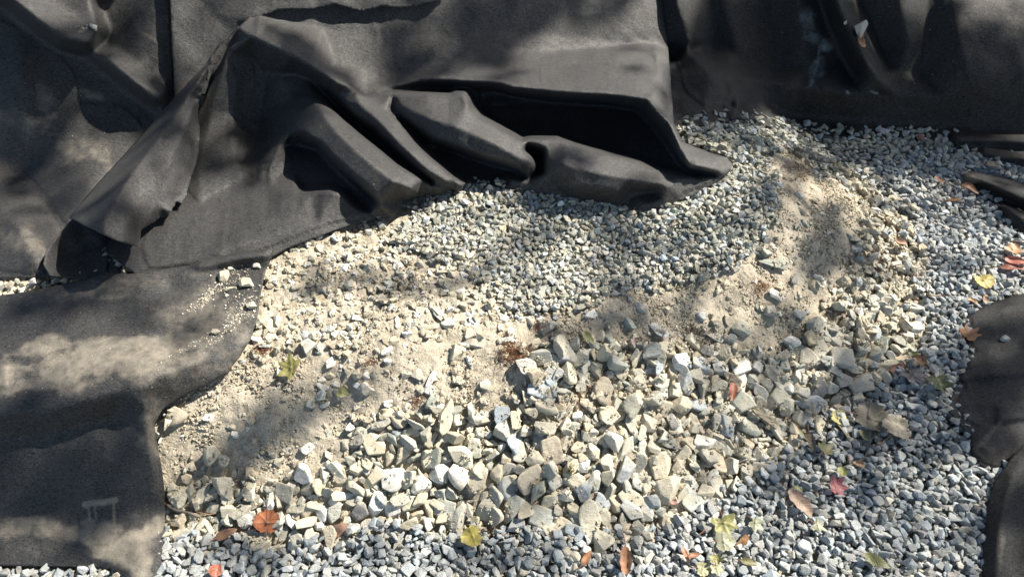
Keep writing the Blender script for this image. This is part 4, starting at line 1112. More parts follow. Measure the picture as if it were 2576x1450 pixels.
# ------------------------------------------------------------------ filling stones
def shape_set(level, n, seed, p=40, rough=0.0):
    g = np.random.default_rng(seed)
    return [stone_shape(level, g, p=p, planes=int(g.integers(7, 12)), rough=rough, sides=int(g.choice([3, 4, 5]))) for _ in range(n)]


SH3 = shape_set(3, 10, 20, rough=0.012)
SH2 = shape_set(2, 26, 21, rough=0.008)


def hull_set(n, npts, seed):
    """angular chips: convex hulls of a few scattered corners"""
    import bmesh
    g = np.random.default_rng(seed); out = []
    for _ in range(n):
        P = g.normal(size=(int(g.integers(*npts)), 3)); P /= np.linalg.norm(P, axis=1)[:, None]
        P *= g.uniform(0.8, 1.05, (len(P), 1))
        bm = bmesh.new()
        for p in P: bm.verts.new(p)
        r = bmesh.ops.convex_hull(bm, input=bm.verts)
        bmesh.ops.delete(bm, geom=[v for v in bm.verts if not v.link_faces], context='VERTS')
        bmesh.ops.triangulate(bm, faces=bm.faces)
        bmesh.ops.recalc_face_normals(bm, faces=bm.faces)
        bm.verts.index_update()
        V = np.array([v.co[:] for v in bm.verts]); F = np.array([[v.index for v in f.verts] for f in bm.faces])
        bm.free()
        V -= (V.max(0) + V.min(0)) / 2; V /= np.abs(V).max(0)
        out.append((V, F))
    return out


SH1 = hull_set(44, (9, 15), 22)
SH0 = hull_set(16, (7, 10), 23)
SH2 = SH2 + hull_set(22, (12, 18), 24)


def emit(key, shapes, items):
    """items: pos, rot, scale, colour"""
    if not items: return
    ids = rng.integers(0, len(shapes), len(items))
    for s in range(len(shapes)):
        sel = np.nonzero(ids == s)[0]
        if not len(sel): continue
        V, F = shapes[s]
        Rm = np.stack([items[i][1] for i in sel]); S = np.stack([items[i][2] for i in sel]); T = np.stack([items[i][0] for i in sel])
        Cc = np.stack([items[i][3] for i in sel])
        W = np.einsum('nij,nvj->nvi', Rm, V[None] * S[:, None, :]) + T[:, None, :]
        Fa = F[None] + (np.arange(len(sel)) * len(V))[:, None, None]
        add_stuff(key, W.reshape(-1, 3), Fa.reshape(-1, 3), np.repeat(Cc, len(V), 0))


def choose_col(mix):
    r = rng.random(); s = 0
    for c, p in mix:
        s += p
        if r < s: return jitter(PAL[c], rng, 0.12)
    return jitter(PAL[mix[-1][0]], rng, 0.12)


def area_points(reg, lo, hi, n):
    out = []
    while len(out) < n:
        x = rng.uniform(-2.5, 2.6, 4000); y = rng.uniform(0.45, 2.9, 4000)
        P = np.stack([x, y, GG(x, y)], 1)
        u, v = project(P)
        ok = (u > -380) & (u < 2960) & (v < 1620) & (v > 150)
        ok &= rng.random(4000) < np.clip(reg(u, v), 0, 1)
        ok &= ~covered(u, v)
        k = np.nonzero(ok)[0]
        if not len(k): break
        out += list(zip(x[k], y[k], u[k], v[k]))
    return out[:n]


def fill(key, reg, area, cover, amin, amax, mix, shapes, sink=0.3, tries=3, cap=0.03, tilt=0.35, power=1.6, bigshapes=None):
    mean = (amin + (amax - amin) / (power + 1))
    n = int(cover * area / (math.pi * mean * mean * 0.75))
    pts = area_points(reg, 0, 1, n * tries)
    n = len(pts) // tries
    sizes = amin + (amax - amin) * rng.random(n) ** power
    sizes = np.sort(sizes)[::-1]
    # large ones first for a part, the others mixed
    k = int(n * 0.15); rest = sizes[k:].copy(); rng.shuffle(rest); sizes = np.concatenate([sizes[:k], rest])
    items, bigs = [], []
    for i in range(n):
        a = sizes[i]; b = a * rng.uniform(0.5, 0.95); c = b * rng.uniform(0.45, 0.85)
        yaw = rng.random() * math.pi
        best = None
        for t in range(tries):
            x, y, u, v = pts[i * tries + t]
            r = settle(x, y, a, b, c, yaw, sink)
            if r is None: continue
            e = r[0] - float(GG(x, y))
            if best is None or e < best[0]: best = (e, x, y, r)
        if best is None or best[0] > cap + c: continue
        e, x, y, r = best
        commit(r[0], c, r[1])
        nrm = gnormal(x, y); nrm = nrm / np.linalg.norm(nrm) + rng.normal(size=3) * tilt
        it = (np.array([x, y, r[0]]), frame_from(nrm, yaw), np.array([a, b, c]) * 1.2, np.array(choose_col(mix)))
        if bigshapes is not None and a > 0.014: bigs.append(it)
        else: items.append(it)
    emit(key, shapes, items)
    if bigs: emit(key, bigshapes, bigs)
    return len(items) + len(bigs)


class Sum:
    def __init__(s, f): s.f = f
    def __call__(s, u, v): return s.f(u, v)


r_soil = Sum(lambda u, v: np.clip(1 - R_DRIVE(u, v) - R_MID(u, v) - R_BIG(u, v) - R_FAR(u, v) - R_FL(u, v), 0, 1))
# world areas of each map
xs = rng.uniform(-2.5, 2.6, 60000); ys = rng.uniform(0.45, 2.9, 60000)
us, vs_ = project(np.stack([xs, ys, GG(xs, ys)], 1))
okk = (us > -380) & (us < 2960) & (vs_ < 1620) & (vs_ > 150) & ~covered(us, vs_)
AREA = lambda reg: float((np.clip(reg(us, vs_), 0, 1) * okk).sum()) / 60000 * (5.1 * 2.45)
cnt = {}
# extra surveyed stones that are too small for things of their own
ex = []
for r in rocks_extra:
    pos, rot, sc, colr = place_rock(*r)
    ex.append((pos, rot, np.array(sc), np.array(colr)))
emit('small_loose_stones', SH3, ex)
cnt['big'] = fill('heap_stones', R_BIG, AREA(R_BIG), 0.9, 0.010, 0.024, [('c', .28), ('g', .48), ('t', .08), ('w', .08), ('s', .06), ('p', .02)], SH2, 0.4, 5, 0.010, 0.45, 1.3, SH3)
cnt['big2'] = fill('heap_stones', R_BIG, AREA(R_BIG), 1.0, 0.005, 0.012, [('c', .25), ('g', .3), ('t', .3), ('w', .10), ('s', .05)], SH1, 0.3, 4, 0.006, 0.5, 1.3)
cnt['drive'] = fill('driveway_gravel', R_DRIVE, AREA(R_DRIVE), 2.3, 0.0056, 0.0158, [('p', .50), ('b', .26), ('l', .14), ('g', .06), ('w', .02), ('d', .02)], SH2, 0.3, 4, 0.024, 0.5, 1.8, SH2)
cnt['mid'] = fill('heap_gravel', R_MID, AREA(R_MID), 2.3, 0.0042, 0.0118, [('s', .30), ('g', .32), ('p', .14), ('l', .11), ('w', .09), ('t', .04)], SH1, 0.3, 4, 0.02, 0.55, 1.7, SH2)
cnt['far'] = fill('shaded_gravel', R_FAR, AREA(R_FAR), 1.9, 0.0055, 0.0155, [('s', .48), ('g', .30), ('p', .12), ('l', .10)], SH1, 0.3, 4, 0.03, 0.5, 1.8, SH2)
cnt['fl'] = fill('left_gravel', R_FL, AREA(R_FL), 2.0, 0.006, 0.015, [('c', .4), ('g', .3), ('t', .2), ('w', .1)], SH1, 0.3, 4, 0.03, 0.5, 1.8, SH2)
cnt['left'] = fill('mixed_pebbles', R_LEFT, AREA(R_LEFT), 0.6, 0.0045, 0.0135, [('w', .24), ('t', .36), ('c', .28), ('g', .12)], SH1, 0.75, 2, 0.03, 0.4, 1.8, SH2)
cnt['slope'] = fill('slope_stones', R_SLOPE, AREA(R_SLOPE), 0.8, 0.006, 0.018, [('g', .3), ('t', .25), ('c', .25), ('p', .12), ('w', .08)], SH1, 0.45, 2, 0.03, 0.45, 1.6, SH2)
cnt['soil'] = fill('scattered_pebbles', r_soil, AREA(r_soil), 0.09, 0.0035, 0.012, [('t', .42), ('c', .25), ('g', .16), ('w', .12), ('s', .05)], SH1, 1.0, 1, 0.03, 0.35, 2.6)


def crumbs(key, reg, n, amin, amax, mix, emb=-0.15):
    pts = area_points(reg, 0, 1, n)
    it = []
    for x, y, u, v in pts:
        if vnoise(x * 14, y * 14, 77) + 0.35 < rng.random() * 0.75: continue
        a = amin + (amax - amin) * rng.random() ** 2.2
        c = a * rng.uniform(0.5, 0.9)
        z = float(H[int((y - hy0) / HS), int((x - hx0) / HS)])
        it.append((np.array([x, y, z + c * emb]), frame_from(rng.normal(size=3) * 0.5 + np.array([0, 0, 1.0]), rng.random() * 6.28), np.array([a, a * rng.uniform(.6, 1), c]), np.array(choose_col(mix))))
    emit(key, SH0, it)
    return len(it)


SOILC = [('t', .75), ('c', .17), ('g', .05), ('w', .03)]
PAL['e'] = (0.41, 0.36, 0.275)
cnt['crumb'] = crumbs('soil_crumbs', r_soil, 42000, 0.0014, 0.0052, [('e', .66), ('t', .2), ('c', .09), ('g', .03), ('w', .02)])
cnt['crumb2'] = crumbs('soil_crumbs', Sum(lambda u, v: np.clip(R_BIG(u, v) + 0.5 * R_MID(u, v), 0, 1)), 20000, 0.0014, 0.005, [('e', .5), ('t', .25), ('g', .25)])
LBL = {'heap_stones': 'pale broken stones filling the lower slope of the heap', 'driveway_gravel': 'blue-grey crushed gravel along the right and bottom', 'heap_gravel': 'greenish grey gravel spread over the middle of the heap',
       'shaded_gravel': 'greenish gravel in shade below the dark sheet', 'left_gravel': 'pale gravel patch at left between two sheets', 'mixed_pebbles': 'white and tan pebbles mixed into the soil at left',
       'slope_stones': 'stones on the right flank of the soil hump', 'scattered_pebbles': 'small pebbles scattered over the bare soil', 'soil_crumbs': 'fine crumbs of dry tan soil', 'small_loose_stones': 'small stones lying loose over the heap'}


def flush_stuff(key, label):
    V = np.vstack(STUFF_V[key]); F = np.vstack(STUFF_F[key]); C = np.vstack(STUFF_C[key])
    me = np_mesh(key, V, F, M_GRAVEL, False, C)
    tag(link(bpy.data.objects.new(key, me)), label, kind='stuff')
    return len(F)


tris = 0
for k in list(STUFF_V):
    tris += flush_stuff(k, LBL[k])
print('STONES', cnt, 'tris', tris, 'named', len(named), 'listed', len(uniq))

# ------------------------------------------------------------------ pebbles and grit resting on the sheets
class SheetTop:
    """height of the upper face of a sheet, looked up by casting onto the finished meshes"""
    def __init__(s):
        from mathutils.bvhtree import BVHTree
        V, F, o_ = [], [], 0
        for ob in COL.objects:
            if ob.name.startswith('fabric_sheet'):
                me = ob.data
                V += [v.co for v in me.vertices]
                F += [[i + o_ for i in p.vertices] for p in me.polygons]
                o_ += len(me.vertices)
        s.t = BVHTree.FromPolygons(V, F)

    def hit(s, u, v):
        d = rays(np.array(u, float), np.array(v, float)); d = Vector(d) if d.ndim == 1 else Vector(d[0])
        p, n, i, q = s.t.ray_cast(Vector(CAM), d.normalized())
        return (np.array(p), np.array(n if n.z > 0 else -n)) if p else None


TOP = SheetTop()
ON_SHEET = [(564,697,30,25,70,'c','cream stone on the dusty lower sheet, leftmost of the large ones'),(623,718,37,26,-25,'c','cream diamond shaped stone on the dusty lower sheet'),(648,671,24,14,-10,'w','small white stone nearest the top corner of the dusty lower sheet'),
 (579,674,15,12,0,'w','small white stone just above the leftmost large stone on the lower sheet'),(580,728,30,12,-10,'c','flat cream flake between the two large stones on the lower sheet'),(543,838,24,15,-15,'t','tan stone alone low down on the dusty lower sheet'),
 (631,772,30,20,-10,'c','cream stone at the right edge of the dusty lower sheet'),(572,745,14,9,-20,'w','tiny pale flake below the cream flake on the lower sheet'),
 (234,71,22,14,15,'w','larger white stone caught in the rolled fold at top left'),(246,75,11,6,0,'w','smaller white stone caught in the rolled fold at top left'),
 (2128,57,8,14,0,'c','small cream chip on the dark top right sheet'),(2152,77,44,36,-50,'p','blue-grey stone caught on a fold of the dark top right sheet'),(2525,853,24,14,0,'p','small blue-grey stone lying on the right felt sheet')]
for (u, v, w, h, an, c, lab) in ON_SHEET:
    r = TOP.hit(u, v)
    if r is None: continue
    P, n = r
    dist = (P - CAM) @ FWD
    a, b = w / FOC * dist / 2 * 1.1, h / FOC * dist / 2 * 1.15
    cc = min(a, b) * 0.75
    o = link(bpy.data.objects.new('rock', TPL_ROCK[int(rg.integers(16, len(TPL_ROCK)))]))
    yaw = math.atan2(-math.sin(R(an)) / 0.8, math.cos(R(an)))
    M_ = np.eye(4); M_[:3, :3] = frame_from(n, yaw) @ np.diag((a, b, cc)); M_[:3, 3] = P + n * (cc * 0.85)
    o.matrix_world = Matrix(M_.tolist())
    k = jitter(PAL[c], rg, 0.05)
    o.color = (float(k[0]), float(k[1]), float(k[2]), 1)
    tag(o, lab, 'rock', 'stones resting on the felt sheets')


def grit_on_sheet(items_def):
    it = []
    for (u, v, ru, rv, an, n, s0, s1) in items_def:
        for _ in range(n):
            x, y = rng.normal(), rng.normal()
            ca, sa = math.cos(R(an)), math.sin(R(an))
            uu = u + ca * x * ru - sa * y * rv; vv = v + sa * x * ru + ca * y * rv
            r = TOP.hit(uu, vv)
            if r is None: continue
            P, nn = r
            a = s0 + (s1 - s0) * rng.random() ** 3
            it.append((P + nn * a * 0.4, frame_from(nn + rng.normal(size=3) * 0.3, rng.random() * 6.28), np.array([a, a * .8, a * .6]), np.array(jitter(PAL[rng.choice(['c', 'w', 't'])], rng, 0.1))))
    return it


emit('felt_grit', SH0, grit_on_sheet([(530,740,34,7,-38,330,0.0008,0.003),(600,790,30,9,-42,260,0.0008,0.003),(590,820,50,6,-35,110,0.0008,0.0026),(500,860,60,5,-28,120,0.0008,0.0022),(585,705,30,18,0,120,0.0008,0.003),(610,760,26,22,0,120,0.0008,0.0034),
   (600,690,20,12,0,60,0.0008,0.003),(215,70,16,3,0,30,0.001,0.0028),(300,900,180,60,-10,110,0.0006,0.0013),(150,300,110,60,20,60,0.0006,0.0013),(1150,250,260,110,10,70,0.0005,0.0011),(1450,130,170,90,0,80,0.0005,0.0011),(2150,120,200,90,0,90,0.0006,0.0014),(90,740,90,10,-8,30,0.0006,0.0014),(1000,360,160,80,30,70,0.0005,0.0011)]))
flush_stuff('felt_grit', 'pale grit and dust crumbs sprinkled over the felt sheets')

# ------------------------------------------------------------------ leaves
def leaf_outline(form, n, rgn):
    th = np.linspace(0, 2 * math.pi, n, endpoint=False)       # 0 = tip direction (+x), stalk at -x
    if form == 'round':
        r = 0.5 * (1 + 0.10 * np.cos(th)) * (1 - 0.30 * np.exp(-((th - math.pi) / 0.35) ** 2)) + 0.05 * np.exp(-(np.minimum(th, 2 * math.pi - th) / 0.22) ** 2)
        veins = [0, 0.7, -0.7, 1.5, -1.5]
    elif form == 'lobed':
        t = np.minimum(th, 2 * math.pi - th)
        r = 0.24 + 0.30 * np.exp(-(t / 0.34) ** 2) + 0.25 * np.exp(-((t - 1.0) / 0.32) ** 2) + 0.18 * np.exp(-((t - 1.95) / 0.36) ** 2) - 0.12 * np.exp(-((t - math.pi) / 0.3) ** 2)
        veins = [0, 1.0, -1.0, 1.95, -1.95]
    elif form == 'oak':
        x = np.cos(th) * 0.55; y = np.sin(th) * 0.27 * (1 + 0.14 * np.cos(th * 9))
        return x, y, 'mid'
    else:
        x = np.cos(th) * 0.55; y = np.sin(th) * 0.24 * (1 - 0.35 * np.cos(th))
        return x, y, 'mid'
    r = r * (1 + 0.05 * np.sin(th * 13 + rgn.random() * 6) + 0.035 * rgn.normal(size=n) + 0.06 * np.sin(3 * th + rgn.random() * 6))
    return r * np.cos(th), r * np.sin(th), veins


def leaf_mesh(form, size, curl, seed):
    g = np.random.default_rng(seed)
    n, rings = 72, 9
    x, y, veins = leaf_outline(form, n, g)
    # bend every leaf about its own axes
    V = [(0, 0)]; F = []
    for k in range(1, rings + 1):
        f = k / rings
        for i in range(n): V.append((x[i] * f, y[i] * f))
    for i in range(n): F.append((0, 1 + i, 1 + (i + 1) % n))
    for k in range(rings - 1):
        a = 1 + k * n; b = a + n
        for i in range(n):
            j = (i + 1) % n
            F.append((a + i, b + i, b + j)); F.append((a + i, b + j, a + j))
    P = np.array(V); X, Y = P[:, 0], P[:, 1]
    rad = np.hypot(X, Y); ang = np.arctan2(Y, X)
    if veins == 'mid':
        vein = np.exp(-(Y / 0.012) ** 2) * 1.0
        k_ = (X * 9 + np.abs(Y) * -7)
        vein = np.maximum(vein, 0.45 * np.exp(-((k_ - np.round(k_)) / 0.11) ** 2))
        rib = 0.012 * np.cos(2 * math.pi * k_) * np.minimum(1, np.abs(Y) * 12)
    else:
        vein = np.zeros(len(P)); rib = np.zeros(len(P))
        for a in veins:
            da = np.angle(np.exp(1j * (ang - a)))
            vein = np.maximum(vein, np.exp(-(da * rad / 0.011) ** 2) * (np.abs(da) < 1.2))
            rib += 0.02 * np.exp(-(da * rad / 0.05) ** 2)
    a1, a2 = g.uniform(-0.5, 0.5), g.uniform(0, 6.28)
    Z = rib + curl * (0.55 * Y * Y * 2.2 + 0.45 * X * X * g.choice([-0.6, 1.0])) + curl * 0.10 * np.sin(5 * (X * math.cos(a2) + Y * math.sin(a2)) + a1) + curl * 0.05 * g.normal() * np.sin(11 * Y + 2 * X)
    Z += 0.035 * np.sin(7 * X + 5 * Y + a2) * (0.3 + curl)
    if curl > 0.55:       # roll the sides in
        k_ = curl * 3.0
        s_ = Y * k_
        Yn = np.sin(s_) / k_; Zn = (1 - np.cos(s_)) / k_
        Y = Yn + 0 * Y; Z = Z * 0.5 + Zn
        s2 = X * curl * 1.2 * g.choice([-1, 1])
        Z = Z + (1 - np.cos(s2)) * 0.35 * g.choice([-0.5, 1])
    W = np.stack([X, Y, Z], 1) * size
    me = np_mesh('leaf', W, np.array(F), M_LEAF, True, np.stack([vein, vein, vein], 1))
    return me, W


def tube(pts, r0, r1, sides=5):
    pts = np.array(pts, float); n = len(pts)
    V = []; F = []
    for i in range(n):
        t = pts[min(i + 1, n - 1)] - pts[max(i - 1, 0)]; t /= np.linalg.norm(t) + 1e-9
        a = np.cross(t, [0.3, 0.2, 1.0]); a /= np.linalg.norm(a) + 1e-9; b = np.cross(t, a)
        r = r0 + (r1 - r0) * i / (n - 1)
        for k in range(sides):
            V.append(pts[i] + r * (math.cos(6.283 * k / sides) * a + math.sin(6.283 * k / sides) * b))
    for i in range(n - 1):
        for k in range(sides):
            k2 = (k + 1) % sides
            F.append((i * sides + k, i * sides + k2, (i + 1) * sides + k2)); F.append((i * sides + k, (i + 1) * sides + k2, (i + 1) * sides + k))
    for k in range(1, sides - 1):
        F.append((0, k + 1, k)); o_ = (n - 1) * sides; F.append((o_, o_ + k, o_ + k + 1))
    return np.array(V), np.array(F)


def world_spot(u, v, on_sheet=False):
    if on_sheet:
        r = TOP.hit(u, v)
        if r is not None: return r[0], r[1]
    # march down the ray to the settled stones
    d = rays(np.array([u], float), np.array([v], float))[0]
    t = 0.8
    while t < 4.2:
        P = CAM + d * t
        if hx[0] + .05 < P[0] < hx[-1] - .05 and hy[0] + .05 < P[1] < hy[-1] - .05:
            if P[2] < H[int((P[1] - hy0) / HS), int((P[0] - hx0) / HS)]: break
        elif P[2] < float(GG(P[0], P[1])): break
        t += 0.003
    n = gnormal(P[0], P[1]); return P, n / np.linalg.norm(n)


def add_leaf(spec, i, on_sheet=False):
    u, v, size, turn, form, colr, curl, ph, lab = spec
    P, n = world_spot(u, v, on_sheet)
    dist = (P - CAM) @ FWD
    sz = size / FOC * dist * 0.92; curl = curl + 0.12
    g = np.random.default_rng(500 + i)
    me, W = leaf_mesh(form, sz, curl, 900 + i)
    n = n + g.normal(size=3) * (0.11 + 0.10 * (curl > 0.7))
    n = n / np.linalg.norm(n)
    yaw = math.atan2(-math.sin(R(turn)) / 0.8, math.cos(R(turn)))
    rot = frame_from(n, yaw)
    o = link(bpy.data.objects.new('leaf', me))
    zoff = 0.004 - 0.4 * W[:, 2].min() + (0.013 if not on_sheet else 0.002)
    M_ = np.eye(4); M_[:3, :3] = rot; M_[:3, 3] = P + n * zoff
    o.matrix_world = Matrix(M_.tolist())
    lum = sum(colr) / 3
    colr = [0.95 * (lum + 0.74 * (q - lum)) for q in colr]
    o.color = (*colr, 1)
    tag(o, lab, 'leaf', 'fallen autumn leaves')
    if size >= 38:
        x0 = W[:, 0].min(); base = W[np.argmin(W[:, 0] + 3 * np.abs(W[:, 1]))]
        L = sz * g.uniform(0.35, 0.6); sgn = g.choice([-1, 1])
        if form in ('round', 'lobed'): base = np.array([-0.16 * sz if form == 'lobed' else -0.34 * sz, 0, float(W[0, 2])])
        pts = [base + np.array([-L * t, sgn * L * 0.22 * t * t, 0.15 * L * math.sin(3 * t) * 0.5]) for t in np.linspace(0, 1, 7)]
        V, F = tube(pts, 0.0011, 0.0008)
        st = link(bpy.data.objects.new('stalk', np_mesh('stalk', V, F, M_STALK, True)))
        st.parent = o


for i, spec in enumerate(LEAVES): add_leaf(spec, i)
add_leaf((2433,853,62,-25,'lobed',(0.47,0.20,0.06),0.45,None,'x'), 300, True) if False else None
add_leaf(LEAF_ON_SHEET[0], 77, True)

# ------------------------------------------------------------------ roots, dry grass, moss, twigs
def tuft(name, u, v, w, h, n, length, mat, r, label, cat, curly=1.0, upright=0.4, seed=0):
    g = np.random.default_rng(3000 + seed)
    Vs, Fs, o_ = [], [], 0
    for _ in range(n):
        P, nn = world_spot(u + g.normal() * w * 0.32, v + g.normal() * h * 0.32)
        L = length * g.uniform(0.4, 1.1)
        d = g.normal(size=3); d[2] = abs(d[2]) * upright; d /= np.linalg.norm(d)
        bend = g.normal(size=3) * curly
        pts = [P + nn * 0.001 + g.normal(size=3) * 0.0015 + np.array([0, 0, 0.006 * g.random()])]
        for k in range(7):
            d = d + bend * 0.28 + np.array([0, 0, -0.12]) + g.normal(size=3) * 0.12 * curly; d /= np.linalg.norm(d)
            q = pts[-1] + d * L / 7
            q[2] = max(q[2], P[2] + 0.0005); pts.append(q)
        V, F = tube(pts, r, r * 0.5, 3)
        Vs.append(V); Fs.append(F + o_); o_ += len(V)
    me = np_mesh(name, np.vstack(Vs), np.vstack(Fs), mat, True)
    tag(link(bpy.data.objects.new(name, me)), label, kind='stuff')


tuft('root_clump', 1290, 890, 60, 44, 190, 0.040, M_ROOT, 0.0007, 'clump of red-brown roots on the soil in the centre', 'roots', 1.4, 0.7, 1)
tuft('root_clump', 925, 916, 26, 14, 45, 0.022, M_ROOT, 0.0006, 'small reddish root tuft beside white pebbles, left of the clump', 'roots', 1.3, 0.5, 2)
tuft('root_clump', 655, 885, 40, 26, 60, 0.026, M_ROOT, 0.0006, 'brown root tuft on soil beside the dusty lower sheet', 'roots', 1.2, 0.5, 3)
tuft('root_clump', 1050, 1008, 30, 22, 45, 0.026, M_ROOT, 0.0006, 'thin reddish root tuft on the sunlit soil', 'roots', 0.9, 0.6, 4)
tuft('root_clump', 1360, 824, 28, 18, 45, 0.022, M_ROOT, 0.0005, 'thin brown root tuft above the pale blue-grey faceted stone', 'roots', 1.2, 0.5, 5)
tuft('root_clump', 1915, 722, 54, 26, 110, 0.034, M_ROOT, 0.0005, 'fringe of brown roots below the long greenish slab', 'roots', 0.8, 0.5, 6)
tuft('root_clump', 2215, 655, 40, 70, 90, 0.028, M_ROOT, 0.0005, 'brown rootlets on stones at the right side of the soil hump', 'roots', 0.9, 0.5, 7)
tuft('root_clump', 1450, 1000, 20, 50, 50, 0.03, M_ROOT, 0.0005, 'dark rootlets between large stones, centre of the heap', 'roots', 0.9, 0.5, 8)
tuft('grass_tuft', 2008, 437, 44, 50, 120, 0.045, M_GRASS, 0.0006, 'dry tan grass tuft at the top of the soil hump', 'grass tuft', 0.9, 1.2, 9)
tuft('grass_tuft', 2165, 872, 70, 44, 170, 0.034, M_TWIG, 0.0005, 'dark matted grass tuft among stones on the right flank', 'grass tuft', 1.1, 0.8, 10)
tuft('grass_tuft', 2105, 805, 60, 34, 110, 0.034, M_TWIG, 0.0005, 'grey dry grass tuft above the dark matted one', 'grass tuft', 1.0, 0.8, 11)
tuft('grass_tuft', 2300, 690, 40, 30, 60, 0.030, M_GRASS, 0.0005, 'pale dry grass wisp on the pale stones at right', 'grass tuft', 1.0, 0.8, 12)
tuft('grass_tuft', 1750, 835, 60, 20, 100, 0.028, M_TWIG, 0.0005, 'dark root fringe under a cream ledge stone on the soil edge', 'grass tuft', 1.0, 0.4, 13)
tuft('grass_tuft', 1500, 975, 30, 16, 40, 0.028, M_ROOT, 0.0005, 'rusty rootlets among stones below the pale blue-grey faceted stone', 'grass tuft', 1.0, 0.5, 14)
tuft('moss_tuft', 1424, 1181, 26, 26, 220, 0.009, M_MOSS, 0.0009, 'yellowish moss tuft between stones in the middle of the heap', 'moss', 1.2, 1.2, 15)


def twig(name, uvs, r0, r1, mat, label, cat, hs=0.006, knobs=0):
    pts = []
    for u, v in densify([(a, b, 0) for a, b in uvs], 16) and [(p[0], p[1]) for p in densify([(a, b, 0) for a, b in uvs], 16)]:
        P, n = world_spot(u, v); pts.append(P)
    pts = np.array(pts)
    z = pts[:, 2].copy()
    for _ in range(8): z[1:-1] = np.maximum(z[1:-1] * 0.5 + 0.25 * (z[:-2] + z[2:]), z[1:-1] * 0.0 + z.min())
    pts[:, 2] = z + hs
    V, F = tube(pts, r0, r1, 7)
    V = V + 0.0006 * rng.normal(size=V.shape)
    o = link(bpy.data.objects.new(name, np_mesh(name, V, F, mat, True)))
    return tag(o, label, cat)


twig('twig', [(418,1272),(450,1287),(480,1294),(506,1302)], 0.0048, 0.0032, M_TWIG, 'grey twig poking out beside the edge of the lower left sheet', 'twig', 0.010)
twig('twig', [(2154,1212),(2142,1180),(2130,1152)], 0.0035, 0.0022, M_TWIG, 'short grey forked twig on gravel below the leaf pile', 'twig', 0.012)
twig('twig', [(2142,1172),(2168,1160),(2180,1135),(2182,1095)], 0.0020, 0.0013, M_TWIG, 'slender curved stem rising from the short grey twig', 'twig', 0.014)
twig('twig', [(2172,1140),(2210,1122),(2240,1098)], 0.0012, 0.0009, M_GRASS, 'thin yellow stem leading to the round veined tan leaf', 'twig', 0.012)
twig('twig', [(2198,1128),(2202,1105),(2200,1088)], 0.0014, 0.0012, M_TWIG, 'tiny upright brown twig beside the leaf pile', 'twig', 0.012)
twig('twig', [(2536,614),(2558,617),(2600,622)], 0.0022, 0.0018, M_TWIG, 'straight brown twig at the right edge above orange leaf', 'twig', 0.012)
twig('twig', [(2530,508),(2552,524),(2572,540)], 0.0011, 0.0009, M_GRASS, 'thin straw stalk at the right edge by felt strip', 'twig', 0.016)
twig('pine_needles', [(2330,748),(2350,752),(2376,750)], 0.0012, 0.0008, M_ROOT, 'orange pine needles on pale stones at right', 'pine needles', 0.012)
twig('twig', [(1752,1352),(1768,1340),(1790,1332)], 0.0011, 0.0010, M_STALK, 'red leaf stem left of the large olive lobed leaf', 'twig', 0.012)
twig('twig', [(500,1294),(530,1296),(560,1292)], 0.0012, 0.0009, M_GRASS, 'pale straw continuing right of the grey twig', 'twig', 0.014)

# flat splinter of wood
P0, n0_ = world_spot(1888, 1030); P1, n1_ = world_spot(1948, 1072)
ax = (P1 - P0); Lw = np.linalg.norm(ax); ax /= Lw
nn = np.array([0, -0.35, 1.0]); nn -= ax * (nn @ ax); nn /= np.linalg.norm(nn); sd = np.cross(nn, ax)
gw = np.random.default_rng(5)
rowsN, colsN = 14, 5
Vw = []
for face, zz in ((1, 0.006), (-1, -0.003)):
    for i in range(rowsN):
        f = i / (rowsN - 1)
        for j in range(colsN):
            s_ = j / (colsN - 1) - 0.5
            wd = 0.019 * (0.75 + 0.25 * f) * (1 - 0.5 * (f < 0.08))
            Vw.append((P0 + P1) / 2 + ax * (f - 0.5) * (Lw * 1.05 + 0.006 * math.sin(7 * s_)) + sd * s_ * wd + nn * (0.016 + zz + 0.0008 * gw.normal()))
Fw = []
nn_ = rowsN * colsN
for i in range(rowsN - 1):
    for j in range(colsN - 1):
        a = i * colsN + j
        Fw += [(a, a + colsN, a + colsN + 1), (a, a + colsN + 1, a + 1), (nn_ + a, nn_ + a + colsN + 1, nn_ + a + colsN), (nn_ + a, nn_ + a + 1, nn_ + a + colsN + 1)]
edge = [i * colsN for i in range(rowsN)] + [(rowsN - 1) * colsN + j for j in range(1, colsN)] + [i * colsN + colsN - 1 for i in range(rowsN - 2, -1, -1)] + [j for j in range(colsN - 2, 0, -1)]
for a, b in zip(edge, edge[1:] + edge[:1]):
    Fw += [(a, b, nn_ + b), (a, nn_ + b, nn_ + a)]
tag(link(bpy.data.objects.new('wood_splinter', np_mesh('wood_splinter', np.array(Vw), np.array(Fw), M_WOOD, False))), 'flat weathered splinter of wood lying between stones right of centre', 'wood splinter')

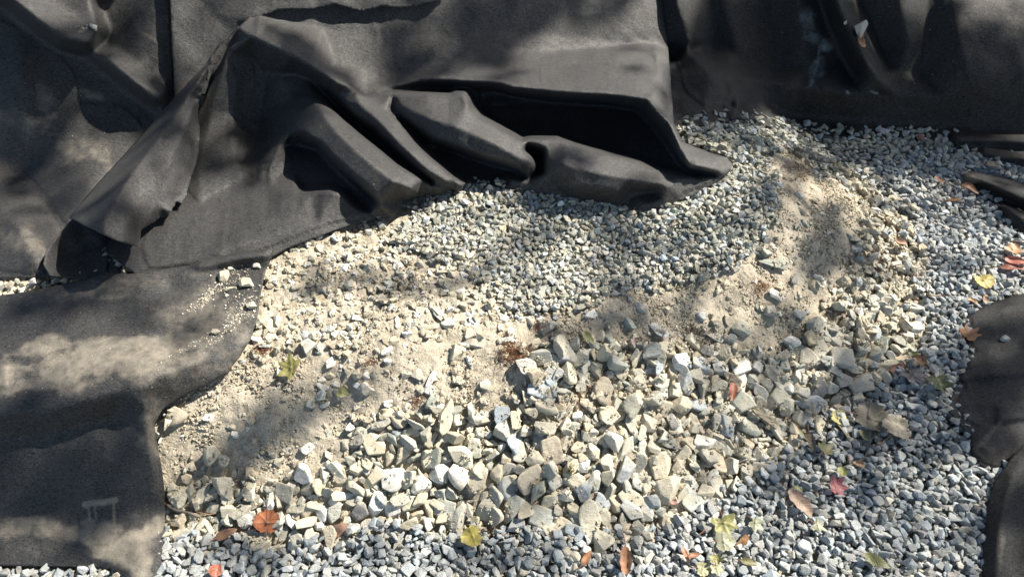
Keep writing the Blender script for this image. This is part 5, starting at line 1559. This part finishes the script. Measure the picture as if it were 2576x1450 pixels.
# ------------------------------------------------------------------ the tree that throws the dappled shade
# (u, v, ru, rv, turn, depth of shade)
SHADE = [
 # gravel and soil
 (2230,385,270,62,5,2.6),(1850,345,120,34,5,1.3),(1990,350,120,40,0,1.0),(930,700,150,42,5,1.2),(1060,680,110,40,10,0.6),(700,1030,115,46,-38,4.5),(620,1110,80,55,-38,3.6),(830,960,110,34,-25,1.8),
 (2090,585,95,80,-20,1.5),(2150,660,90,50,0,1.2),(1960,520,70,110,0,0.9),(1740,600,210,80,0,0.5),(1480,660,240,90,0,0.38),(1700,740,240,80,0,0.75),(1560,820,230,80,0,0.95),(1880,800,190,70,0,0.8),(1700,930,250,70,0,0.85),
 (1480,960,160,90,0,0.8),(2020,950,220,110,0,0.9),(2240,1010,170,100,0,1.25),(2200,1120,180,60,0,1.0),(1950,1080,200,80,0,0.8),(1750,1080,160,70,0,0.6),(1990,1200,170,60,0,0.8),(1500,1130,180,60,0,0.5),
 (1450,1260,260,90,0,0.65),(1800,1240,180,70,0,0.6),(2180,1230,200,50,0,0.75),(900,1290,300,60,0,0.35),(700,1390,330,60,0,0.9),(1150,1400,250,50,0,0.85),(1480,1400,200,50,0,0.7),(1900,1340,160,40,0,0.5),(2330,1330,160,40,10,0.5),(2240,1400,180,30,0,0.45),
 (2330,930,120,50,0,1.0),(2360,1100,100,70,0,0.8),(2380,640,90,50,0,0.35),(2260,500,120,40,10,0.4),(2420,540,90,40,10,0.8),(1350,500,120,26,5,1.0),(1600,560,150,30,0,0.6),(1380,560,180,40,0,0.35),
 # sheets
 (200,420,0,0,0,0),(170,290,110,45,25,1.2),(60,380,120,40,20,0.8),(400,300,100,45,20,1.8),(30,420,50,30,0,1.4),(20,200,60,30,0,0.4),(130,540,120,50,30,0.6),(60,480,40,60,0,1.0),(230,560,60,60,0,0.7),(330,60,80,60,0,1.4),(300,100,60,40,0,1.0),(215,20,60,30,0,0.8),
 (430,270,110,60,-30,1.7),(400,340,60,90,30,0.9),(520,400,60,50,0,0.8),(560,290,60,60,0,0.5),(560,10,60,18,0,1.3),(980,80,70,40,10,1.5),(1060,130,110,40,-20,1.7),(940,70,60,30,0,0.6),(1120,40,50,40,0,0.8),(1120,170,130,30,-12,1.8),(1230,90,80,80,0,3.2),(1240,20,100,60,0,3.0),(1300,40,70,70,0,2.4),(1260,160,32,50,0,3.0),
 (1500,10,90,22,0,1.8),(1460,35,60,22,20,1.2),(1585,172,46,14,5,0.9),(1600,120,60,20,0,0.3),(900,210,80,20,10,0.9),(760,190,90,30,35,1.5),(700,150,60,30,30,1.2),(760,250,60,30,20,0.8),(640,200,40,40,0,0.8),
 (1835,150,105,170,0,5),(1950,100,90,150,0,4.5),(2030,200,80,110,0,4),(2100,260,170,70,0,4.5),(1770,240,110,70,0,5),(2280,300,180,40,0,4),(2450,320,160,40,0,3.2),(2200,30,60,50,10,1.6),(2070,40,60,60,0,1.8),(2290,60,60,60,0,1.3),(2400,20,120,40,0,0.5),(2420,300,190,30,4,2.0),(2230,170,40,60,0,1.2),(2540,240,80,40,-30,1.3),
 (2500,440,80,28,10,2.2),(2480,390,120,30,0,2.4),(2550,530,60,30,10,1.6),
 (2510,830,120,70,0,1.5),(2480,900,90,60,0,1.6),(2500,1000,110,70,0,1.8),(2460,1080,70,60,0,1.9),(2540,1110,40,40,0,1.6),(2560,1290,50,110,20,1.9),(2540,1400,40,60,0,1.6),(2500,760,60,26,0,0.9),
 (230,775,170,36,-6,1.5),(90,770,120,26,-6,1.3),(480,700,60,20,-10,0.35),(480,830,100,26,-25,0.8),(580,810,50,22,-20,0.6),(390,770,60,30,0,0.3),(60,940,70,30,0,0.3),(150,1160,230,110,0,1.7),(200,1260,220,70,0,1.7),(90,1400,120,26,0,1.2),(350,1400,60,40,0,0.9),(330,1230,50,60,0,0.9),
 (640,330,34,150,3,2.2),(660,200,46,90,10,2.0),(700,300,36,70,0,1.2),(250,650,80,40,0,1.8),(380,690,60,14,0,0.4),(250,690,60,12,0,1.2),  # extra crown leaves added to deepen shadows that the folds themselves cast
]
gs = np.random.default_rng(99)
uu = gs.uniform(-220, 2800, 60000); vv = gs.uniform(-120, 1560, 60000)
tau = np.zeros(len(uu))
for (cu, cv, ru, rv, an, t_) in SHADE:
    if ru == 0: continue
    ca, sa = math.cos(R(an)), math.sin(R(an))
    x = ((uu - cu) * ca + (vv - cv) * sa) / ru; y = (-(uu - cu) * sa + (vv - cv) * ca) / rv
    q = np.sqrt(x * x + y * y) + 0.22 * fbm(uu / 55, vv / 55, 2, 91)
    if cv > 500 or (cu > 1700 and cv > 310): t_ *= (0.42 if (cv > 900 and 1250 < cu < 2000 and cv < 1290) else 0.62 if (cv > 1000 and cu < 2000) else 0.9)
    else: t_ *= (0.9 if cu > 2180 else 1.4)
    tau = np.maximum(tau, t_ * smooth((1.25 - q) / 0.5))
PS = surf(uu, vv, 0.022)
for i in range(len(uu)):
    r = TOP.hit(uu[i], vv[i])
    if r is not None and (r[0] - PS[i]) @ FWD < 0: PS[i] = r[0]
dist = (PS - CAM) @ FWD
# world area that one sample stands for (per unit area seen along the sun's direction)
nx_, ny_ = GDX(PS[:, 0], PS[:, 1]), GDY(PS[:, 0], PS[:, 1])
nl = np.sqrt(1 + nx_ ** 2 + ny_ ** 2)
n_ = np.stack([-nx_, -ny_, np.ones_like(nx_)], 1) / nl[:, None]
vd = (CAM - PS); vd /= np.linalg.norm(vd, axis=1)[:, None]
cosv = np.clip((n_ * vd).sum(1), 0.25, 1); coss = np.clip(n_ @ SV, 0.12, 1)
a_px = (3020 * 1680 / 60000) * (dist / FOC) ** 2 / cosv * coss
LEAF_A = 0.0017
lam = tau * a_px / (LEAF_A * 0.75)
cntl = gs.poisson(np.clip(lam, 0, 8))
leafP = []
for i in np.nonzero(cntl)[0]:
    for _ in range(cntl[i]):
        leafP.append(PS[i] + gs.normal(size=3) * 0.012 + SV * gs.uniform(6.0, 8.8))
# unseen leaves added beyond the dappling crown, over the viewpoint, to block sky light
nE = 30000
ex_ = gs.normal(size=(nE, 3))
ex_ = np.array([1.2, -0.6, 6.2]) + ex_ / np.linalg.norm(ex_, axis=1)[:, None] * (gs.random(nE)[:, None] ** 0.33) * np.array([8.5, 8.0, 2.6])
foot = ex_ - SV * ((ex_[:, 2] - 0.25) / SV[2])[:, None]
fu, fv = project(foot)
outside = (fu < -260) | (fu > 2840) | (fv < -900) | (fv > 1600) | (foot[:, 1] > 4.6)
zz_ = (foot - CAM) @ FWD
outside |= zz_ < 0.2
ex_ = ex_[outside & (vnoise(ex_[:, 0] * 0.8, ex_[:, 1] * 0.8 + ex_[:, 2], 15) > -0.2)]
nShade = len(leafP)
leafP = np.vstack([np.array(leafP), ex_])
nL = len(leafP)
ln = gs.normal(size=(nL, 3)); ln = ln / np.linalg.norm(ln, axis=1)[:, None]
ln = ln * 0.6 + SV * 1.0; ln /= np.linalg.norm(ln, axis=1)[:, None]
t1 = np.cross(ln, gs.normal(size=(nL, 3))); t1 /= np.linalg.norm(t1, axis=1)[:, None]; t2 = np.cross(ln, t1)
sl = gs.uniform(0.8, 1.25, nL)[:, None] * math.sqrt(LEAF_A / 0.9)
sl[nShade:] *= 3.4
shape = [(-0.62, 0), (-0.30, 0.42), (0.15, 0.50), (0.62, 0.05), (0.15, -0.48), (-0.30, -0.42)]
LV = np.stack([leafP + t1 * sl * a * 1.15 + t2 * sl * b * 0.95 + ln * sl * (0.12 * abs(b)) for a, b in shape], 1).reshape(-1, 3)
base = (np.arange(nL) * 6)[:, None]
LF = np.concatenate([base + np.array([[0, 1, 5]]), base + np.array([[1, 2, 4]]), base + np.array([[1, 4, 5]]), base + np.array([[2, 3, 4]])])
tree = link(bpy.data.objects.new('shade_tree', None))
tree.location = (8.4, 7.2, 0.9)
tag(tree, 'leafy tree standing outside the picture that dapples the ground with shade', 'tree')
crown = link(bpy.data.objects.new('crown', np_mesh('crown', LV, LF, M_FOLIAGE, False)))
crown['kind'] = 'stuff'; crown.parent = tree; crown.matrix_parent_inverse = Matrix.Translation(tree.location).inverted()
trunk_pts = [(8.4, 7.2, 0.7), (8.35, 7.1, 2.0), (8.1, 6.9, 3.6), (7.7, 6.5, 5.4), (7.2, 6.0, 7.2)]
V, F = tube(trunk_pts, 0.22, 0.07, 14)
tk = link(bpy.data.objects.new('trunk', np_mesh('trunk', V, F, M_BARK, True)))
tk.parent = tree; tk.matrix_parent_inverse = Matrix.Translation(tree.location).inverted()
for k, (a, b) in enumerate([((8.2, 7.0, 3.2), (9.6, 7.4, 5.6)), ((7.9, 6.7, 4.7), (6.2, 6.6, 6.9)), ((7.7, 6.5, 5.4), (8.3, 5.0, 7.0)), ((8.15, 6.95, 3.4), (8.8, 8.6, 5.6)), ((7.4, 6.2, 6.4), (5.6, 5.2, 7.4))]):
    a, b = np.array(a), np.array(b); mid = (a + b) / 2 + np.array([0.1, -0.1, 0.25])
    V, F = tube([a, (a + mid) / 2, mid, (mid + b) / 2, b], 0.07, 0.018, 8)
    lb = link(bpy.data.objects.new('limb', np_mesh('limb', V, F, M_BARK, True)))
    lb.parent = tree; lb.matrix_parent_inverse = Matrix.Translation(tree.location).inverted()
print('leaves in crown', nL)
for o in COL.objects:
    if 'label' in o and len(o['label'].split()) > 16:
        print('LONG', o.name, o['label'])
